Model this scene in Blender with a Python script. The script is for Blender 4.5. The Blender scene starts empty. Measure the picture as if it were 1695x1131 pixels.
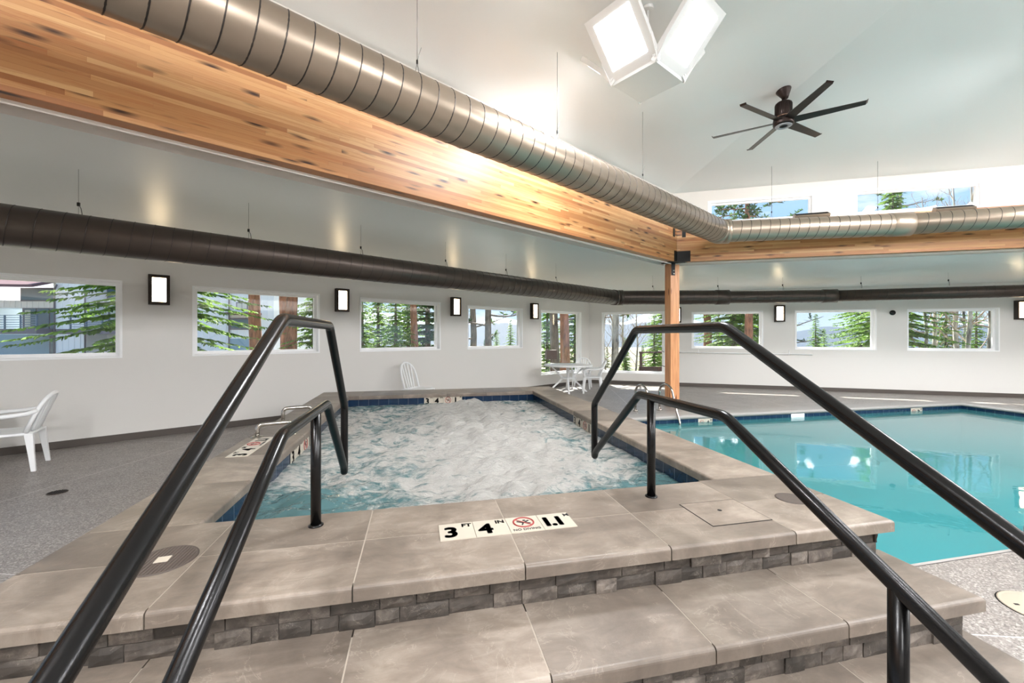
import bpy, bmesh, math, random
from mathutils import Vector, Matrix, noise
random.seed(7)
C = bpy.context.scene.collection
PI = math.pi
V = Vector

# ------------------------------------------------------------------ helpers
def lin(c):
    return tuple(((v/255)/12.92 if v/255 <= .04045 else (((v/255)+.055)/1.055)**2.4) for v in c)

class MB:
    """collects shapes, becomes ONE mesh object"""
    def __init__(s): s.v = []; s.f = []; s.sm = []; s.mi = []
    def add(s, vs, fs, smooth=False, mi=0):
        o = len(s.v); s.v += [tuple(p) for p in vs]
        for f in fs: s.f.append([i+o for i in f]); s.sm.append(smooth); s.mi.append(mi)
        return s
    def box(s, c, d, rz=0, mi=0, M=None):
        hx, hy, hz = d[0]/2, d[1]/2, d[2]/2
        vs = [V((x, y, z)) for x in (-hx, hx) for y in (-hy, hy) for z in (-hz, hz)]
        R = M if M else Matrix.Rotation(rz, 4, 'Z')
        vs = [R @ p + V(c) for p in vs]
        return s.add(vs, [(0,1,3,2),(4,6,7,5),(0,4,5,1),(2,3,7,6),(0,2,6,4),(1,5,7,3)], False, mi)
    def bar(s, a, b, w, h, mi=0, up=V((0,0,1))):
        a = V(a); b = V(b); d = (b-a); L = d.length; d.normalize()
        r = d.cross(up)
        if r.length < 1e-4: r = V((1,0,0))
        r.normalize(); u = r.cross(d)
        vs = []
        for p in (a, b):
            for i, j in ((-1,-1),(1,-1),(1,1),(-1,1)): vs.append(p + r*(i*w/2) + u*(j*h/2))
        return s.add(vs, [(0,1,2,3),(7,6,5,4),(0,4,5,1),(1,5,6,2),(2,6,7,3),(3,7,4,0)], False, mi)
    def tube(s, pts, r, n=12, cap=True, closed=False, smooth=True, sx=1.0, up=None, mi=0):
        pts = [V(p) for p in pts]; m = len(pts); rs = r if isinstance(r, (list, tuple)) else [r]*m
        T = []
        for i in range(m):
            a = pts[i-1] if (i > 0 or closed) else pts[i]; b = pts[(i+1) % m] if (i < m-1 or closed) else pts[i]
            t = b-a; T.append(t.normalized() if t.length > 1e-9 else V((0,0,1)))
        N = V(up) if up else (V((0,0,1)) if abs(T[0].z) < .9 else V((1,0,0)))
        vs = []; 
        for i in range(m):
            if up: N = V(up)
            N = N - T[i]*N.dot(T[i])
            N = N.normalized() if N.length > 1e-6 else T[i].orthogonal().normalized()
            B = T[i].cross(N)
            for k in range(n):
                a = 2*PI*k/n
                vs.append(pts[i] + (N*math.cos(a)*sx + B*math.sin(a))*rs[i])
        fs = []
        for i in range(m if closed else m-1):
            j = (i+1) % m
            for k in range(n):
                l = (k+1) % n
                fs.append((i*n+k, i*n+l, j*n+l, j*n+k))
        s.add(vs, fs, smooth, mi)
        if cap and not closed:
            o = len(s.v) - len(vs)
            s.f.append([o+k for k in range(n)][::-1]); s.sm.append(False); s.mi.append(mi)
            s.f.append([o+(m-1)*n+k for k in range(n)]); s.sm.append(False); s.mi.append(mi)
        return s
    def lathe(s, prof, n=24, c=(0,0,0), smooth=True, M=None, mi=0):
        c = V(c); vs = []; fs = []
        for (r, z) in prof:
            for k in range(n):
                p = V((r*math.cos(2*PI*k/n), r*math.sin(2*PI*k/n), z))
                if M: p = M @ p
                vs.append(p + c)
        for i in range(len(prof)-1):
            for k in range(n):
                l = (k+1) % n
                fs.append((i*n+k, i*n+l, (i+1)*n+l, (i+1)*n+k))
        s.add(vs, fs, smooth, mi)
        o = len(s.v)-len(vs)
        if prof[0][0] > 1e-4: s.f.append([o+k for k in range(n)][::-1]); s.sm.append(False); s.mi.append(mi)
        if prof[-1][0] > 1e-4: s.f.append([o+(len(prof)-1)*n+k for k in range(n)]); s.sm.append(False); s.mi.append(mi)
        return s
    def mesh(s, name, mats, off=(0,0,0), bevel=0, seg=2, M=None, fixn=True):
        off = V(off); me = bpy.data.meshes.new(name)
        vs = [V(p)-off for p in s.v]
        if M: vs = [M @ p for p in vs]
        me.from_pydata([tuple(p) for p in vs], [], s.f)
        me.polygons.foreach_set('use_smooth', s.sm)
        me.polygons.foreach_set('material_index', s.mi)
        for m in (mats if isinstance(mats, (list, tuple)) else [mats]): me.materials.append(m)
        if bevel or fixn:
            bm = bmesh.new(); bm.from_mesh(me)
            if fixn: bmesh.ops.recalc_face_normals(bm, faces=bm.faces)
            if bevel:
                es = [e for e in bm.edges if e.is_manifold and e.calc_face_angle(0) > .6]
                bmesh.ops.bevel(bm, geom=es, offset=bevel, segments=seg, affect='EDGES', profile=.6, clamp_overlap=True)
            bm.to_mesh(me); bm.free()
        me.update(); return me
    def build(s, name, mats, parent=None, off=(0,0,0), **k):
        o = bpy.data.objects.new(name, s.mesh(name, mats, off, **k)); C.objects.link(o)
        if parent: o.parent = parent
        return o

def tag(o, label=None, cat=None, group=None, kind=None):
    if label: o['label'] = label
    if cat: o['category'] = cat
    if group: o['group'] = group
    if kind: o['kind'] = kind
    return o
def thing(name, label, cat, loc=(0,0,0), rz=0, group=None, kind=None):
    o = bpy.data.objects.new(name, None); C.objects.link(o); o.empty_display_size = .1
    o.location = loc; o.rotation_euler = (0, 0, rz)
    return tag(o, label, cat, group, kind)
def kids(o): return [c for c in bpy.data.objects if c.parent == o]
def dup(o, loc=None, rz=None, label=None, scale=None, parent=None):
    c = o.copy(); C.objects.link(c)
    if parent: c.parent = parent
    if loc is not None: c.location = loc
    if rz is not None: c.rotation_euler = (0, 0, rz)
    if label: c['label'] = label
    if scale: c.scale = scale if isinstance(scale, tuple) else (scale,)*3
    for k in kids(o): dup(k, parent=c)
    return c
def round_path(pts, r=.05, n=6):
    pts = [V(p) for p in pts]; out = [pts[0]]
    for i in range(1, len(pts)-1):
        a, b, c = pts[i-1], pts[i], pts[i+1]
        u = (a-b); w = (c-b); rr = min(r, u.length*.45, w.length*.45); u.normalize(); w.normalize()
        p0 = b+u*rr; p1 = b+w*rr
        for k in range(n+1):
            t = k/n; out.append(p0*(1-t)**2 + b*2*t*(1-t) + p1*t*t)
    out.append(pts[-1]); return out

# ------------------------------------------------------------------ materials
def mat(name, col=(200,200,200), rough=.5, metal=0, spec=.5, emit=None, es=0, **k):
    m = bpy.data.materials.new(name); m.use_nodes = True; b = m.node_tree.nodes['Principled BSDF']
    b.inputs['Base Color'].default_value = (*lin(col), 1); b.inputs['Roughness'].default_value = rough
    b.inputs['Metallic'].default_value = metal; b.inputs['Specular IOR Level'].default_value = spec
    if emit: b.inputs['Emission Color'].default_value = (*lin(emit), 1); b.inputs['Emission Strength'].default_value = es
    if 'coat' in k: b.inputs['Coat Weight'].default_value = k['coat']; b.inputs['Coat Roughness'].default_value = k.get('cr', .1)
    return m
class N:
    def __init__(s, m): s.m = m; s.t = m.node_tree; s.b = s.t.nodes.get('Principled BSDF')
    def n(s, ty, **kw):
        x = s.t.nodes.new(ty)
        for k, v in kw.items():
            if k.startswith('i_'):
                key = k[2:]; key = int(key) if key.isdigit() else key.replace('_', ' ')
                x.inputs[key].default_value = v
            else: setattr(x, k, v)
        return x
    def l(s, a, b): s.t.links.new(a, b)
    def math(s, op, a, b=None, c=None):
        x = s.n('ShaderNodeMath', operation=op)
        for i, q in enumerate((a, b, c)):
            if q is None: continue
            if isinstance(q, (int, float)): x.inputs[i].default_value = q
            else: s.l(q, x.inputs[i])
        return x.outputs[0]
    def mix(s, f, a, b, mode='MIX'):
        x = s.n('ShaderNodeMix', data_type='RGBA', blend_type=mode)
        for i, q in ((0, f), (6, a), (7, b)):
            if isinstance(q, (int, float)): x.inputs[i].default_value = q
            elif isinstance(q, tuple): x.inputs[i].default_value = (*lin(q), 1)
            else: s.l(q, x.inputs[i])
        return x.outputs[2]
    def ramp(s, f, stops):
        x = s.n('ShaderNodeValToRGB'); s.l(f, x.inputs[0]); e = x.color_ramp.elements
        while len(e) < len(stops): e.new(.5)
        for q, (p, c) in zip(e, stops):
            q.position = p; q.color = (*lin(c), 1) if isinstance(c, tuple) else (c, c, c, 1)
        return x.outputs[0]
    def co(s, kind='Object'): return s.n('ShaderNodeTexCoord').outputs[kind]
    def map(s, v, scale=(1,1,1), rot=(0,0,0), loc=(0,0,0)):
        x = s.n('ShaderNodeMapping'); s.l(v, x.inputs[0]); x.inputs['Scale'].default_value = scale
        x.inputs['Rotation'].default_value = rot; x.inputs['Location'].default_value = loc; return x.outputs[0]
    def noise(s, v, scale=5, detail=4, rough=.5, dist=0):
        x = s.n('ShaderNodeTexNoise'); s.l(v, x.inputs['Vector']); x.inputs['Scale'].default_value = scale
        x.inputs['Detail'].default_value = detail; x.inputs['Roughness'].default_value = rough; x.inputs['Distortion'].default_value = dist
        return x.outputs[0]
    def bump(s, h, st=.3, d=.01):
        x = s.n('ShaderNodeBump'); s.l(h, x.inputs['Height']); x.inputs['Strength'].default_value = st; x.inputs['Distance'].default_value = d
        s.l(x.outputs[0], s.b.inputs['Normal']); return x.outputs[0]

def painted(name, col, rough=.5, amp=.015, spec=.5):
    m = mat(name, col, rough, spec=spec); w = N(m); v = w.co()
    n = w.noise(v, 60, 3); w.bump(n, .12, .004)
    n2 = w.noise(v, .7, 3)
    c2 = tuple(max(0, c-int(255*amp)) for c in col)
    w.l(w.mix(n2, col, c2), w.b.inputs['Base Color']); return m
M_wall = painted('wall paint warm grey', (226,223,218), .45)
M_wallup = painted('wall paint cream white', (236,230,222), .55)
M_ceil = painted('ceiling gloss paint', (236,237,234), .34)
M_white = mat('white window vinyl', (250,250,250), .4)
M_base = mat('brown rubber base', (84,76,70), .5)
M_black = mat('black powder coated steel', (11,10,10), .24, .0, .35)
w = N(M_black); w.bump(w.noise(w.co(), 260, 2), .12, .002)
M_steel = mat('polished stainless', (190,186,180), .18, 1)
M_steelb = mat('galvanised pipe', (150,165,175), .3, .8)
M_bracket = mat('black steel bracket', (22,21,21), .5, .3)
M_plastic = mat('white resin plastic', (246,247,247), .4)
M_outp = mat('plastic shade', (232,234,233), .4)
M_cable = mat('hanger wire', (120,118,115), .4, .6)
M_grout = mat('light grout', (166,156,143), .8)
M_lamp = mat('white enamel', (240,240,238), .35)
M_led = mat('led diffuser', (255,255,255), .4, emit=(252,252,255), es=6)
M_sconce = mat('sconce glass', (255,240,215), .4, emit=(255,226,180), es=9)
M_bronze = mat('dark bronze frame', (48,38,32), .4, .5)
M_fanm = mat('fan bronze', (46,34,30), .38, .6)
M_blade = mat('fan blade metal', (70,66,63), .33, .75)
M_tile_w = mat('marker tile cream', (188,180,165), .35)
M_ink = mat('marker lettering', (38,40,44), .5)
M_red = mat('marker red', (150,52,50), .5)
M_dark = mat('dark void', (12,12,12), .8)
M_lid = mat('skimmer lid cream', (178,168,150), .5)
M_grate = mat('taupe grate plastic', (84,75,69), .5)
M_gr_dk = mat('grate slot dark', (30,27,25), .7)

def stone(name, dark, mid, light, sc=1.0, rough=.38, vary=.5):
    m = mat(name, mid, rough); w = N(m); v0 = w.co(); g = w.n('ShaderNodeNewGeometry')
    rnd = g.outputs['Random Per Island']
    cb = w.n('ShaderNodeCombineXYZ')
    for i, k in enumerate((37., 91., 53.)): w.l(w.math('MULTIPLY', rnd, k), cb.inputs[i])
    va = w.n('ShaderNodeVectorMath', operation='ADD'); w.l(v0, va.inputs[0]); w.l(cb.outputs[0], va.inputs[1]); v = va.outputs[0]
    n1 = w.noise(v, 2.6*sc, 8, .62, .6); n2 = w.noise(w.map(v, (1, 2.6, 1), (0, 0, .5)), 5*sc, 7, .66, 1.1)
    base = w.ramp(w.math('ADD', w.math('MULTIPLY', n1, .6), w.math('MULTIPLY', n2, .4)), [(.33, dark), (.5, mid), (.66, light)])
    n0 = w.noise(v, 1.1*sc, 5, .6, .4); base = w.mix(w.ramp(n0, [(.42, .42), (.6, 0.)]), base, tuple(int(c*.86) for c in dark))
    base = w.mix(w.math('MULTIPLY', w.math('SUBTRACT', rnd, .35), vary), base, tuple(int(c*.72) for c in dark))
    n3 = w.noise(w.map(v, (1, 1, 1), (0, 0, .9)), 2.2*sc, 9, .6, 1.6)
    vein = w.math('ABSOLUTE', w.math('SUBTRACT', n3, .5)); vein = w.math('LESS_THAN', vein, .0045)
    vein = w.math('MULTIPLY', vein, w.math('GREATER_THAN', n1, .48))
    col = w.mix(w.math('MULTIPLY', vein, .22), base, (180,169,155))
    n4 = w.noise(v, 34*sc, 5, .7); col = w.mix(w.math('MULTIPLY', w.math('GREATER_THAN', n4, .66), .22), col, dark)
    w.l(col, w.b.inputs['Base Color'])
    w.l(w.math('ADD', w.math('MULTIPLY', n2, .25), rough-.1), w.b.inputs['Roughness'])
    w.bump(w.math('ADD', n4, n2), .18, .006); return m
M_slab = stone('travertine slab', (104,94,84), (138,126,114), (170,158,145), 1., .40, .45)
M_ledger = stone('split face ledger stone', (58,53,48), (94,86,79), (146,136,126), 2.6, .6, 1.0)

def aggregate():
    m = mat('exposed aggregate floor', (140,134,130), .42); w = N(m); v = w.co()
    vo = w.n('ShaderNodeTexVoronoi'); w.l(v, vo.inputs['Vector']); vo.inputs['Scale'].default_value = 115
    sp = w.n('ShaderNodeSeparateColor'); w.l(vo.outputs['Color'], sp.inputs[0])
    c = w.ramp(sp.outputs[0], [(0, (86,80,76)), (.3, (124,117,111)), (.7, (142,135,129)), (.97, (186,180,174))])
    big = w.noise(v, .9, 5, .6)
    c = w.mix(w.math('MULTIPLY', big, .5), c, (148,141,136))
    # saw cut control joints
    sx = w.n('ShaderNodeSeparateXYZ'); w.l(w.map(v, (1,1,1), (0,0,-1.2566)), sx.inputs[0])
    for ax, p, o in ((0, 3.1, .4), (1, 3.3, 1.15)):
        q = w.math('FRACT', w.math('DIVIDE', w.math('ADD', sx.outputs[ax], 50+o), p))
        j = w.math('LESS_THAN', q, .0028); c = w.mix(w.math('MULTIPLY', j, .8), c, (206,202,200))
    w.l(c, w.b.inputs['Base Color'])
    w.l(w.math('ADD', w.math('MULTIPLY', w.noise(v, 3, 4, .6), .3), .22), w.b.inputs['Roughness'])
    w.bump(vo.outputs['Distance'], .35, .004); return m
M_floor = aggregate()

def glulam():
    m = mat('glulam fir', (200,150,95), .42); w = N(m); v = w.co(); s = w.n('ShaderNodeSeparateXYZ'); w.l(v, s.inputs[0])
    # x along beam, z height
    row = w.math('FLOOR', w.math('DIVIDE', s.outputs[2], .038)); hs = w.math('FRACT', w.math('MULTIPLY', w.math('SINE', w.math('MULTIPLY', row, 12.99)), 437.5))
    cb = w.n('ShaderNodeCombineXYZ'); w.l(w.math('ADD', s.outputs[0], w.math('MULTIPLY', hs, 1.7)), cb.inputs[0]); w.l(s.outputs[2], cb.inputs[1])
    br = w.n('ShaderNodeTexBrick', offset=0.0, offset_frequency=2, squash=1)
    w.l(cb.outputs[0], br.inputs['Vector'])
    br.inputs['Scale'].default_value = 1; br.inputs['Mortar Size'].default_value = .0007; br.inputs['Brick Width'].default_value = 1.7
    br.inputs['Row Height'].default_value = .038; br.inputs['Color1'].default_value = (0,0,0,1); br.inputs['Color2'].default_value = (1,1,1,1)
    br.inputs['Mortar'].default_value = (.1,.1,.1,1)
    bw = w.n('ShaderNodeSeparateColor'); w.l(br.outputs[0], bw.inputs[0]); r = bw.outputs[0]
    base = w.ramp(r, [(0, (160,104,62)), (.25, (184,130,82)), (.6, (202,152,100)), (1, (214,170,120))])
    off = w.n('ShaderNodeCombineXYZ'); w.l(w.math('MULTIPLY', r, 40.), off.inputs[0]); w.l(w.math('MULTIPLY', r, 17.), off.inputs[2])
    va = w.n('ShaderNodeVectorMath', operation='ADD'); w.l(v, va.inputs[0]); w.l(off.outputs[0], va.inputs[1])
    g = w.noise(w.map(va.outputs[0], (1.2, 30, 30)), 1.6, 7, .6, .5)
    col = w.mix(w.math('MULTIPLY', w.math('GREATER_THAN', g, .55), .32), base, (170,104,58))
    g2 = w.noise(w.map(va.outputs[0], (.5, 8, 8)), 1.3, 4, .6)
    col = w.mix(w.ramp(g2, [(.5, 0.), (.72, .55)]), col, (176,104,54))
    vo = w.n('ShaderNodeTexVoronoi'); w.l(w.map(va.outputs[0], (2.3, 9, 9)), vo.inputs['Vector']); vo.inputs['Scale'].default_value = 1
    k = w.ramp(vo.outputs['Distance'], [(.07, 1.), (.16, .55), (.27, 0.)])
    col = w.mix(k, col, (58,30,16))
    w.l(col, w.b.inputs['Base Color']); w.bump(g, .06, .003); return m
M_wood = glulam()
def postwood():
    m = mat('fir post', (205,140,92), .4); w = N(m); v = w.co()
    g = w.noise(w.map(v, (26, 26, 1.1)), 1.5, 6, .6, .6)
    c = w.ramp(g, [(.3, (176,112,70)), (.55, (212,150,102)), (.8, (226,170,122))])
    vo = w.n('ShaderNodeTexVoronoi'); w.l(w.map(v, (9, 9, 2.0)), vo.inputs['Vector']); vo.inputs['Scale'].default_value = 1
    c = w.mix(w.ramp(vo.outputs['Distance'], [(.08, 1.), (.2, 0.)]), c, (120,66,36)); w.l(c, w.b.inputs['Base Color']); return m
M_post = postwood()
def ductmat(name, c1, c2, rough, metal):
    m = mat(name, c1, rough, metal); w = N(m); n = w.noise(w.co(), 3, 5, .6)
    w.l(w.mix(n, c1, c2), w.b.inputs['Base Color']); w.bump(w.noise(w.co(), 40, 3), .04, .003); return m
M_duct = ductmat('bronze grey spiral duct', (172,156,138), (148,135,121), .34, .72)
M_ductd = ductmat('dark brown spiral duct', (84,74,67), (68,60,55), .36, .6)
def bluetile():
    m = mat('navy waterline tile', (26,52,84), .18); w = N(m); v = w.co(); s = w.n('ShaderNodeSeparateXYZ'); w.l(v, s.inputs[0])
    a = w.math('ADD', s.outputs[0], s.outputs[1])
    q = w.math('FRACT', w.math('DIVIDE', w.math('ADD', a, 40.), .1524)); j = w.math('LESS_THAN', q, .03)
    n = w.noise(v, 14, 4, .6); c = w.mix(n, (8,26,50), (22,50,80))
    c = w.mix(w.math('MULTIPLY', j, .6), c, (120,130,140)); w.l(c, w.b.inputs['Base Color']); return m
M_blue = bluetile()
M_plaster = mat('pool plaster', (165,206,209), .7)
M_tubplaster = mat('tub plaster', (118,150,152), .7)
M_poolcope = painted('concrete bullnose', (164,160,156), .5, .05)

def water(name, tint, bump_scale, st, foam=False, dist=.02):
    m = bpy.data.materials.new(name); m.use_nodes = True; t = m.node_tree; t.nodes.clear(); w = N(m)
    out = w.n('ShaderNodeOutputMaterial'); tr = w.n('ShaderNodeBsdfTransparent'); tr.inputs[0].default_value = (*lin(tint), 1)
    gl = w.n('ShaderNodeBsdfGlossy'); gl.inputs['Roughness'].default_value = .03
    v = w.co(); h = w.noise(w.map(v, (1, 1, 1)), bump_scale, 3, .5, .8)
    bp = w.n('ShaderNodeBump'); w.l(h, bp.inputs['Height']); bp.inputs['Strength'].default_value = st; bp.inputs['Distance'].default_value = dist
    w.l(bp.outputs[0], gl.inputs['Normal'])
    fr = w.n('ShaderNodeFresnel'); fr.inputs[0].default_value = 1.33 if foam else 1.62; w.l(bp.outputs[0], fr.inputs['Normal'])
    # scattering of the suspended bubbles / water body
    df = w.n('ShaderNodeBsdfDiffuse'); df.inputs[0].default_value = (*lin(tint), 1)
    mx0 = w.n('ShaderNodeMixShader'); mx0.inputs[0].default_value = .34 if not foam else .55
    w.l(tr.outputs[0], mx0.inputs[1]); w.l(df.outputs[0], mx0.inputs[2])
    mx = w.n('ShaderNodeMixShader'); w.l(fr.outputs[0], mx.inputs[0]); w.l(mx0.outputs[0], mx.inputs[1]); w.l(gl.outputs[0], mx.inputs[2])
    res = mx.outputs[0]
    if foam:
        at = w.n('ShaderNodeAttribute', attribute_name='foam')
        n1 = w.noise(w.map(v, (1.1, 1.5, 1), (0, 0, -.35)), 3.4, 9, .66, 1.4)
        n2 = w.noise(w.map(v, (1, 2.6, 1), (0, 0, .15)), 11, 6, .65, 1.)
        f = w.math('ADD', w.math('ADD', w.math('MULTIPLY', n1, .95), w.math('MULTIPLY', n2, .55)), at.outputs['Fac'])
        fm = w.ramp(f, [(.80, 0.), (.92, .5), (1.08, .95)])
        fd = w.n('ShaderNodeBsdfPrincipled'); fd.inputs['Base Color'].default_value = (*lin((212,209,203)), 1); fd.inputs['Roughness'].default_value = .2
        b2 = w.n('ShaderNodeBump'); n3 = w.noise(w.map(v, (1, 2.0, 1), (0, 0, -.2)), 17, 6, .7, 1.6); w.l(w.math('ADD', n2, n3), b2.inputs['Height']); b2.inputs['Strength'].default_value = .9; b2.inputs['Distance'].default_value = .05; w.l(b2.outputs[0], fd.inputs['Normal'])
        m2 = w.n('ShaderNodeMixShader'); w.l(fm, m2.inputs[0]); w.l(res, m2.inputs[1]); w.l(fd.outputs[0], m2.inputs[2]); res = m2.outputs[0]
    w.l(res, out.inputs[0]); return m
M_pool = water('pool water', (104,204,209), 2.6, .05, dist=.03)
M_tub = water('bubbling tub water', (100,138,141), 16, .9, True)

def glass():
    m = bpy.data.materials.new('clear glass'); m.use_nodes = True; t = m.node_tree; t.nodes.clear(); w = N(m)
    out = w.n('ShaderNodeOutputMaterial'); tr = w.n('ShaderNodeBsdfTransparent'); tr.inputs[0].default_value = (.97,.985,.98,1)
    gl = w.n('ShaderNodeBsdfGlossy'); gl.inputs['Roughness'].default_value = .01
    mx = w.n('ShaderNodeMixShader'); mx.inputs[0].default_value = .05; w.l(tr.outputs[0], mx.inputs[1]); w.l(gl.outputs[0], mx.inputs[2]); w.l(mx.outputs[0], out.inputs[0]); return m
M_glass = glass()

# ------------------------------------------------------------------ room shell
O = [(5.28,12.45), (-7.2,5.244), (-7.2,-8), (5.28,-14.5), (17.3,-8), (17.3,5.298)]
I = [(5.21,7.85), (-4.2,2.417), (-4.2,-5), (5.2,-10.3), (13.8,-5), (13.8,3.418)]
ZW, ZB, ZU = 2.81, 3.33, 4.5
POOL = (2.45, 11.95, 2.10, 7.0)

def wall_holes(P, Q, z0, z1, th, holes, name, m, outn, mrev=None):
    """wall from P to Q (2D), holes = (u0,u1,z0,z1) measured from P; outn = outward unit normal"""
    P = V((*P, 0)); Q = V((*Q, 0)); d = Q-P; L = d.length; d.normalize(); n = V((*outn, 0))
    us = sorted({0, L, *[h[0] for h in holes], *[h[1] for h in holes]}); zs = sorted({z0, z1, *[h[2] for h in holes], *[h[3] for h in holes]})
    b = MB()
    def pt(u, z, k): return P + d*u + n*(th*k) + V((0, 0, z))
    def inh(u, z): return any(h[0] < u < h[1] and h[2] < z < h[3] for h in holes)
    for i in range(len(us)-1):
        for j in range(len(zs)-1):
            if inh((us[i]+us[i+1])/2, (zs[j]+zs[j+1])/2): continue
            for k in (0, 1):
                b.add([pt(us[i], zs[j], k), pt(us[i+1], zs[j], k), pt(us[i+1], zs[j+1], k), pt(us[i], zs[j+1], k)], [(0,1,2,3)])
    for h in holes:
        c = [(h[0], h[2]), (h[1], h[2]), (h[1], h[3]), (h[0], h[3])]
        for q in range(4):
            a, e = c[q], c[(q+1) % 4]
            b.add([pt(*a, 0), pt(*e, 0), pt(*e, 1), pt(*a, 1)], [(0,1,2,3)])
    o = b.build(name, m, fixn=False); tag(o, kind='structure'); return o, pt
WTH = .2
win_no = [0]
def window(pt, h, depth=.13, sash=.045, casing=.028):
    """reveal lining + sash + glass, in a hole of the wall"""
    win_no[0] += 1
    u0, u1, z0, z1 = h; ce = pt((u0+u1)/2, z0, 0)
    t = thing('window_%d' % win_no[0], None, None, ce, 0, kind='structure')
    b = MB()
    def ring(uo0, uo1, zo0, zo1, w, k0, k1):
        A = [(uo0, zo0), (uo1, zo0), (uo1, zo1), (uo0, zo1)]; B = [(uo0+w, zo0+w), (uo1-w, zo0+w), (uo1-w, zo1-w), (uo0+w, zo1-w)]
        vs = [pt(*p, k0) for p in A]+[pt(*p, k0) for p in B]+[pt(*p, k1) for p in A]+[pt(*p, k1) for p in B]; fs = []
        for i in range(4):
            j = (i+1) % 4
            fs += [(i, j, 4+j, 4+i), (8+j, 8+i, 12+i, 12+j), (i, 8+i, 8+j, j), (4+i, 4+j, 12+j, 12+i)]
        b.add(vs, fs)
    ring(u0-.004, u1+.004, z0-.004, z1+.004, casing, -.03, depth/WTH)       # casing and jamb lining
    ring(u0+casing-.004, u1-casing+.004, z0+casing-.004, z1-casing+.004, sash, (depth-.03)/WTH, (depth+.03)/WTH)
    fr = b.build('window_frame', M_white, t, off=ce)
    g = MB(); w = casing+sash-.006; k = (depth)/WTH
    for kk in (k, k+.03):
        pass
    A = [(u0+w, z0+w), (u1-w, z0+w), (u1-w, z1-w), (u0+w, z1-w)]
    vs = [pt(*p, k) for p in A]+[pt(*p, k+.03) for p in A]
    g.add(vs, [(0,1,2,3), (7,6,5,4), (0,4,5,1), (1,5,6,2), (2,6,7,3), (3,7,4,0)])
    g.build('glass', M_glass, t, off=ce)
    return t
nL = (-.5, .866); dR = V((O[5][0]-O[0][0], O[5][1]-O[0][1])).normalized(); nR = (-dR.y, dR.x)
holesL = [(.405,2.236,.37,2.235), (2.948,4.79,1.17,2.235), (5.56,7.43,1.18,2.26), (8.196,10.08,1.185,2.275), (10.882,12.76,1.19,2.283)]
_, ptL = wall_holes(O[0], O[1], 0, ZW, WTH, holesL, 'wall_left', M_wall, nL)
for h in holesL: window(ptL, h)
holesR = [(.395,2.261,.335,2.24), (3.017,4.873,1.124,2.205), (5.652,7.489,1.12,2.205), (8.144,9.95,1.115,2.185)]
_, ptR = wall_holes(O[0], O[5], 0, ZW, WTH, holesR, 'wall_right', M_wall, nR)
for h in holesR: window(ptR, h)
sd = lambda a, b: V((b[0]-a[0], b[1]-a[1])).normalized()
def outn(a, b):
    d = sd(a, b); n = V((d.y, -d.x)); m = V(((a[0]+b[0])/2-5, (a[1]+b[1])/2+1)); return tuple(n if n.dot(m) > 0 else -n)
for a, b, nm in ((1,2,'wall_west'), (2,3,'wall_southwest'), (3,4,'wall_southeast'), (4,5,'wall_east')):
    L = (V(O[a])-V(O[b])).length
    hs = [(c-1.3, c+1.3, .9, 2.3) for c in [L*(i+.5)/4 for i in range(4)]] if nm in ('wall_west', 'wall_east') else []
    _, p = wall_holes(O[a], O[b], 0, ZW, WTH, hs, nm, M_wall, outn(O[a], O[b]))
    for h in hs: window(p, h)
# baseboards
for nm, P, Q, n in (('baseboard_left', O[0], O[1], nL), ('baseboard_right', O[0], O[5], nR)):
    P = V((*P, 0)); Q = V((*Q, 0)); n3 = V((*n, 0)); d = (Q-P).normalized()
    b = MB(); b.bar(P-n3*.004+V((0,0,.05)), Q-n3*.004+V((0,0,.05)), .012, .10); tag(b.build(nm, M_base, bevel=.002), kind='structure')
# ring ceiling (slopes up from outer walls to the beams), upper ceiling (pyramid)
b = MB()
for i in range(6):
    j = (i+1) % 6
    b.add([(*O[i], ZW), (*O[j], ZW), (*I[j], ZB), (*I[i], ZB)], [(0,1,2,3)])
tag(b.build('ceiling', M_ceil, fixn=False), kind='structure')
APEX = (5.2, -1.0, 6.0)
b = MB()
for i in range(6):
    j = (i+1) % 6; b.add([(*I[i], ZU), (*I[j], ZU), APEX], [(0,1,2)])
tag(b.build('ceiling_upper', M_ceil, fixn=False), kind='structure')
# clerestory walls
du = (V(I[1])-V(I[0])).length
holesCL = [(k, k+1.72, 3.80, 4.40) for k in (.79, 3.12, 5.44, 7.8)]
_, p = wall_holes(I[0], I[1], 3.0, ZU, .2, holesCL, 'wall_clerestory_left', M_wallup, nL)
for h in holesCL: window(p, h, .07, .035, .05)
nI = outn(I[0], I[5])
holesCR = [(.685, 2.605, 3.79, 4.28), (3.245, 5.22, 3.79, 4.29), (5.9, 7.9, 3.79, 4.29)]
_, p = wall_holes(I[0], I[5], 3.0, ZU, .2, holesCR, 'wall_clerestory_right', M_wallup, nI)
for h in holesCR: window(p, h, .07, .035, .05)
for a, b_, nm in ((1,2,'wall_clerestory_west'), (2,3,'wall_clerestory_southwest'), (3,4,'wall_clerestory_southeast'), (4,5,'wall_clerestory_east')):
    L = (V(I[a])-V(I[b_])).length
    hs = [(L*(i+.5)/3-.95, L*(i+.5)/3+.95, 3.8, 4.35) for i in range(3)]
    _, p = wall_holes(I[a], I[b_], 3.0, ZU, .2, hs, nm, M_wallup, outn(I[a], I[b_]))
    for h in hs: window(p, h, .07, .035, .05)
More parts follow.
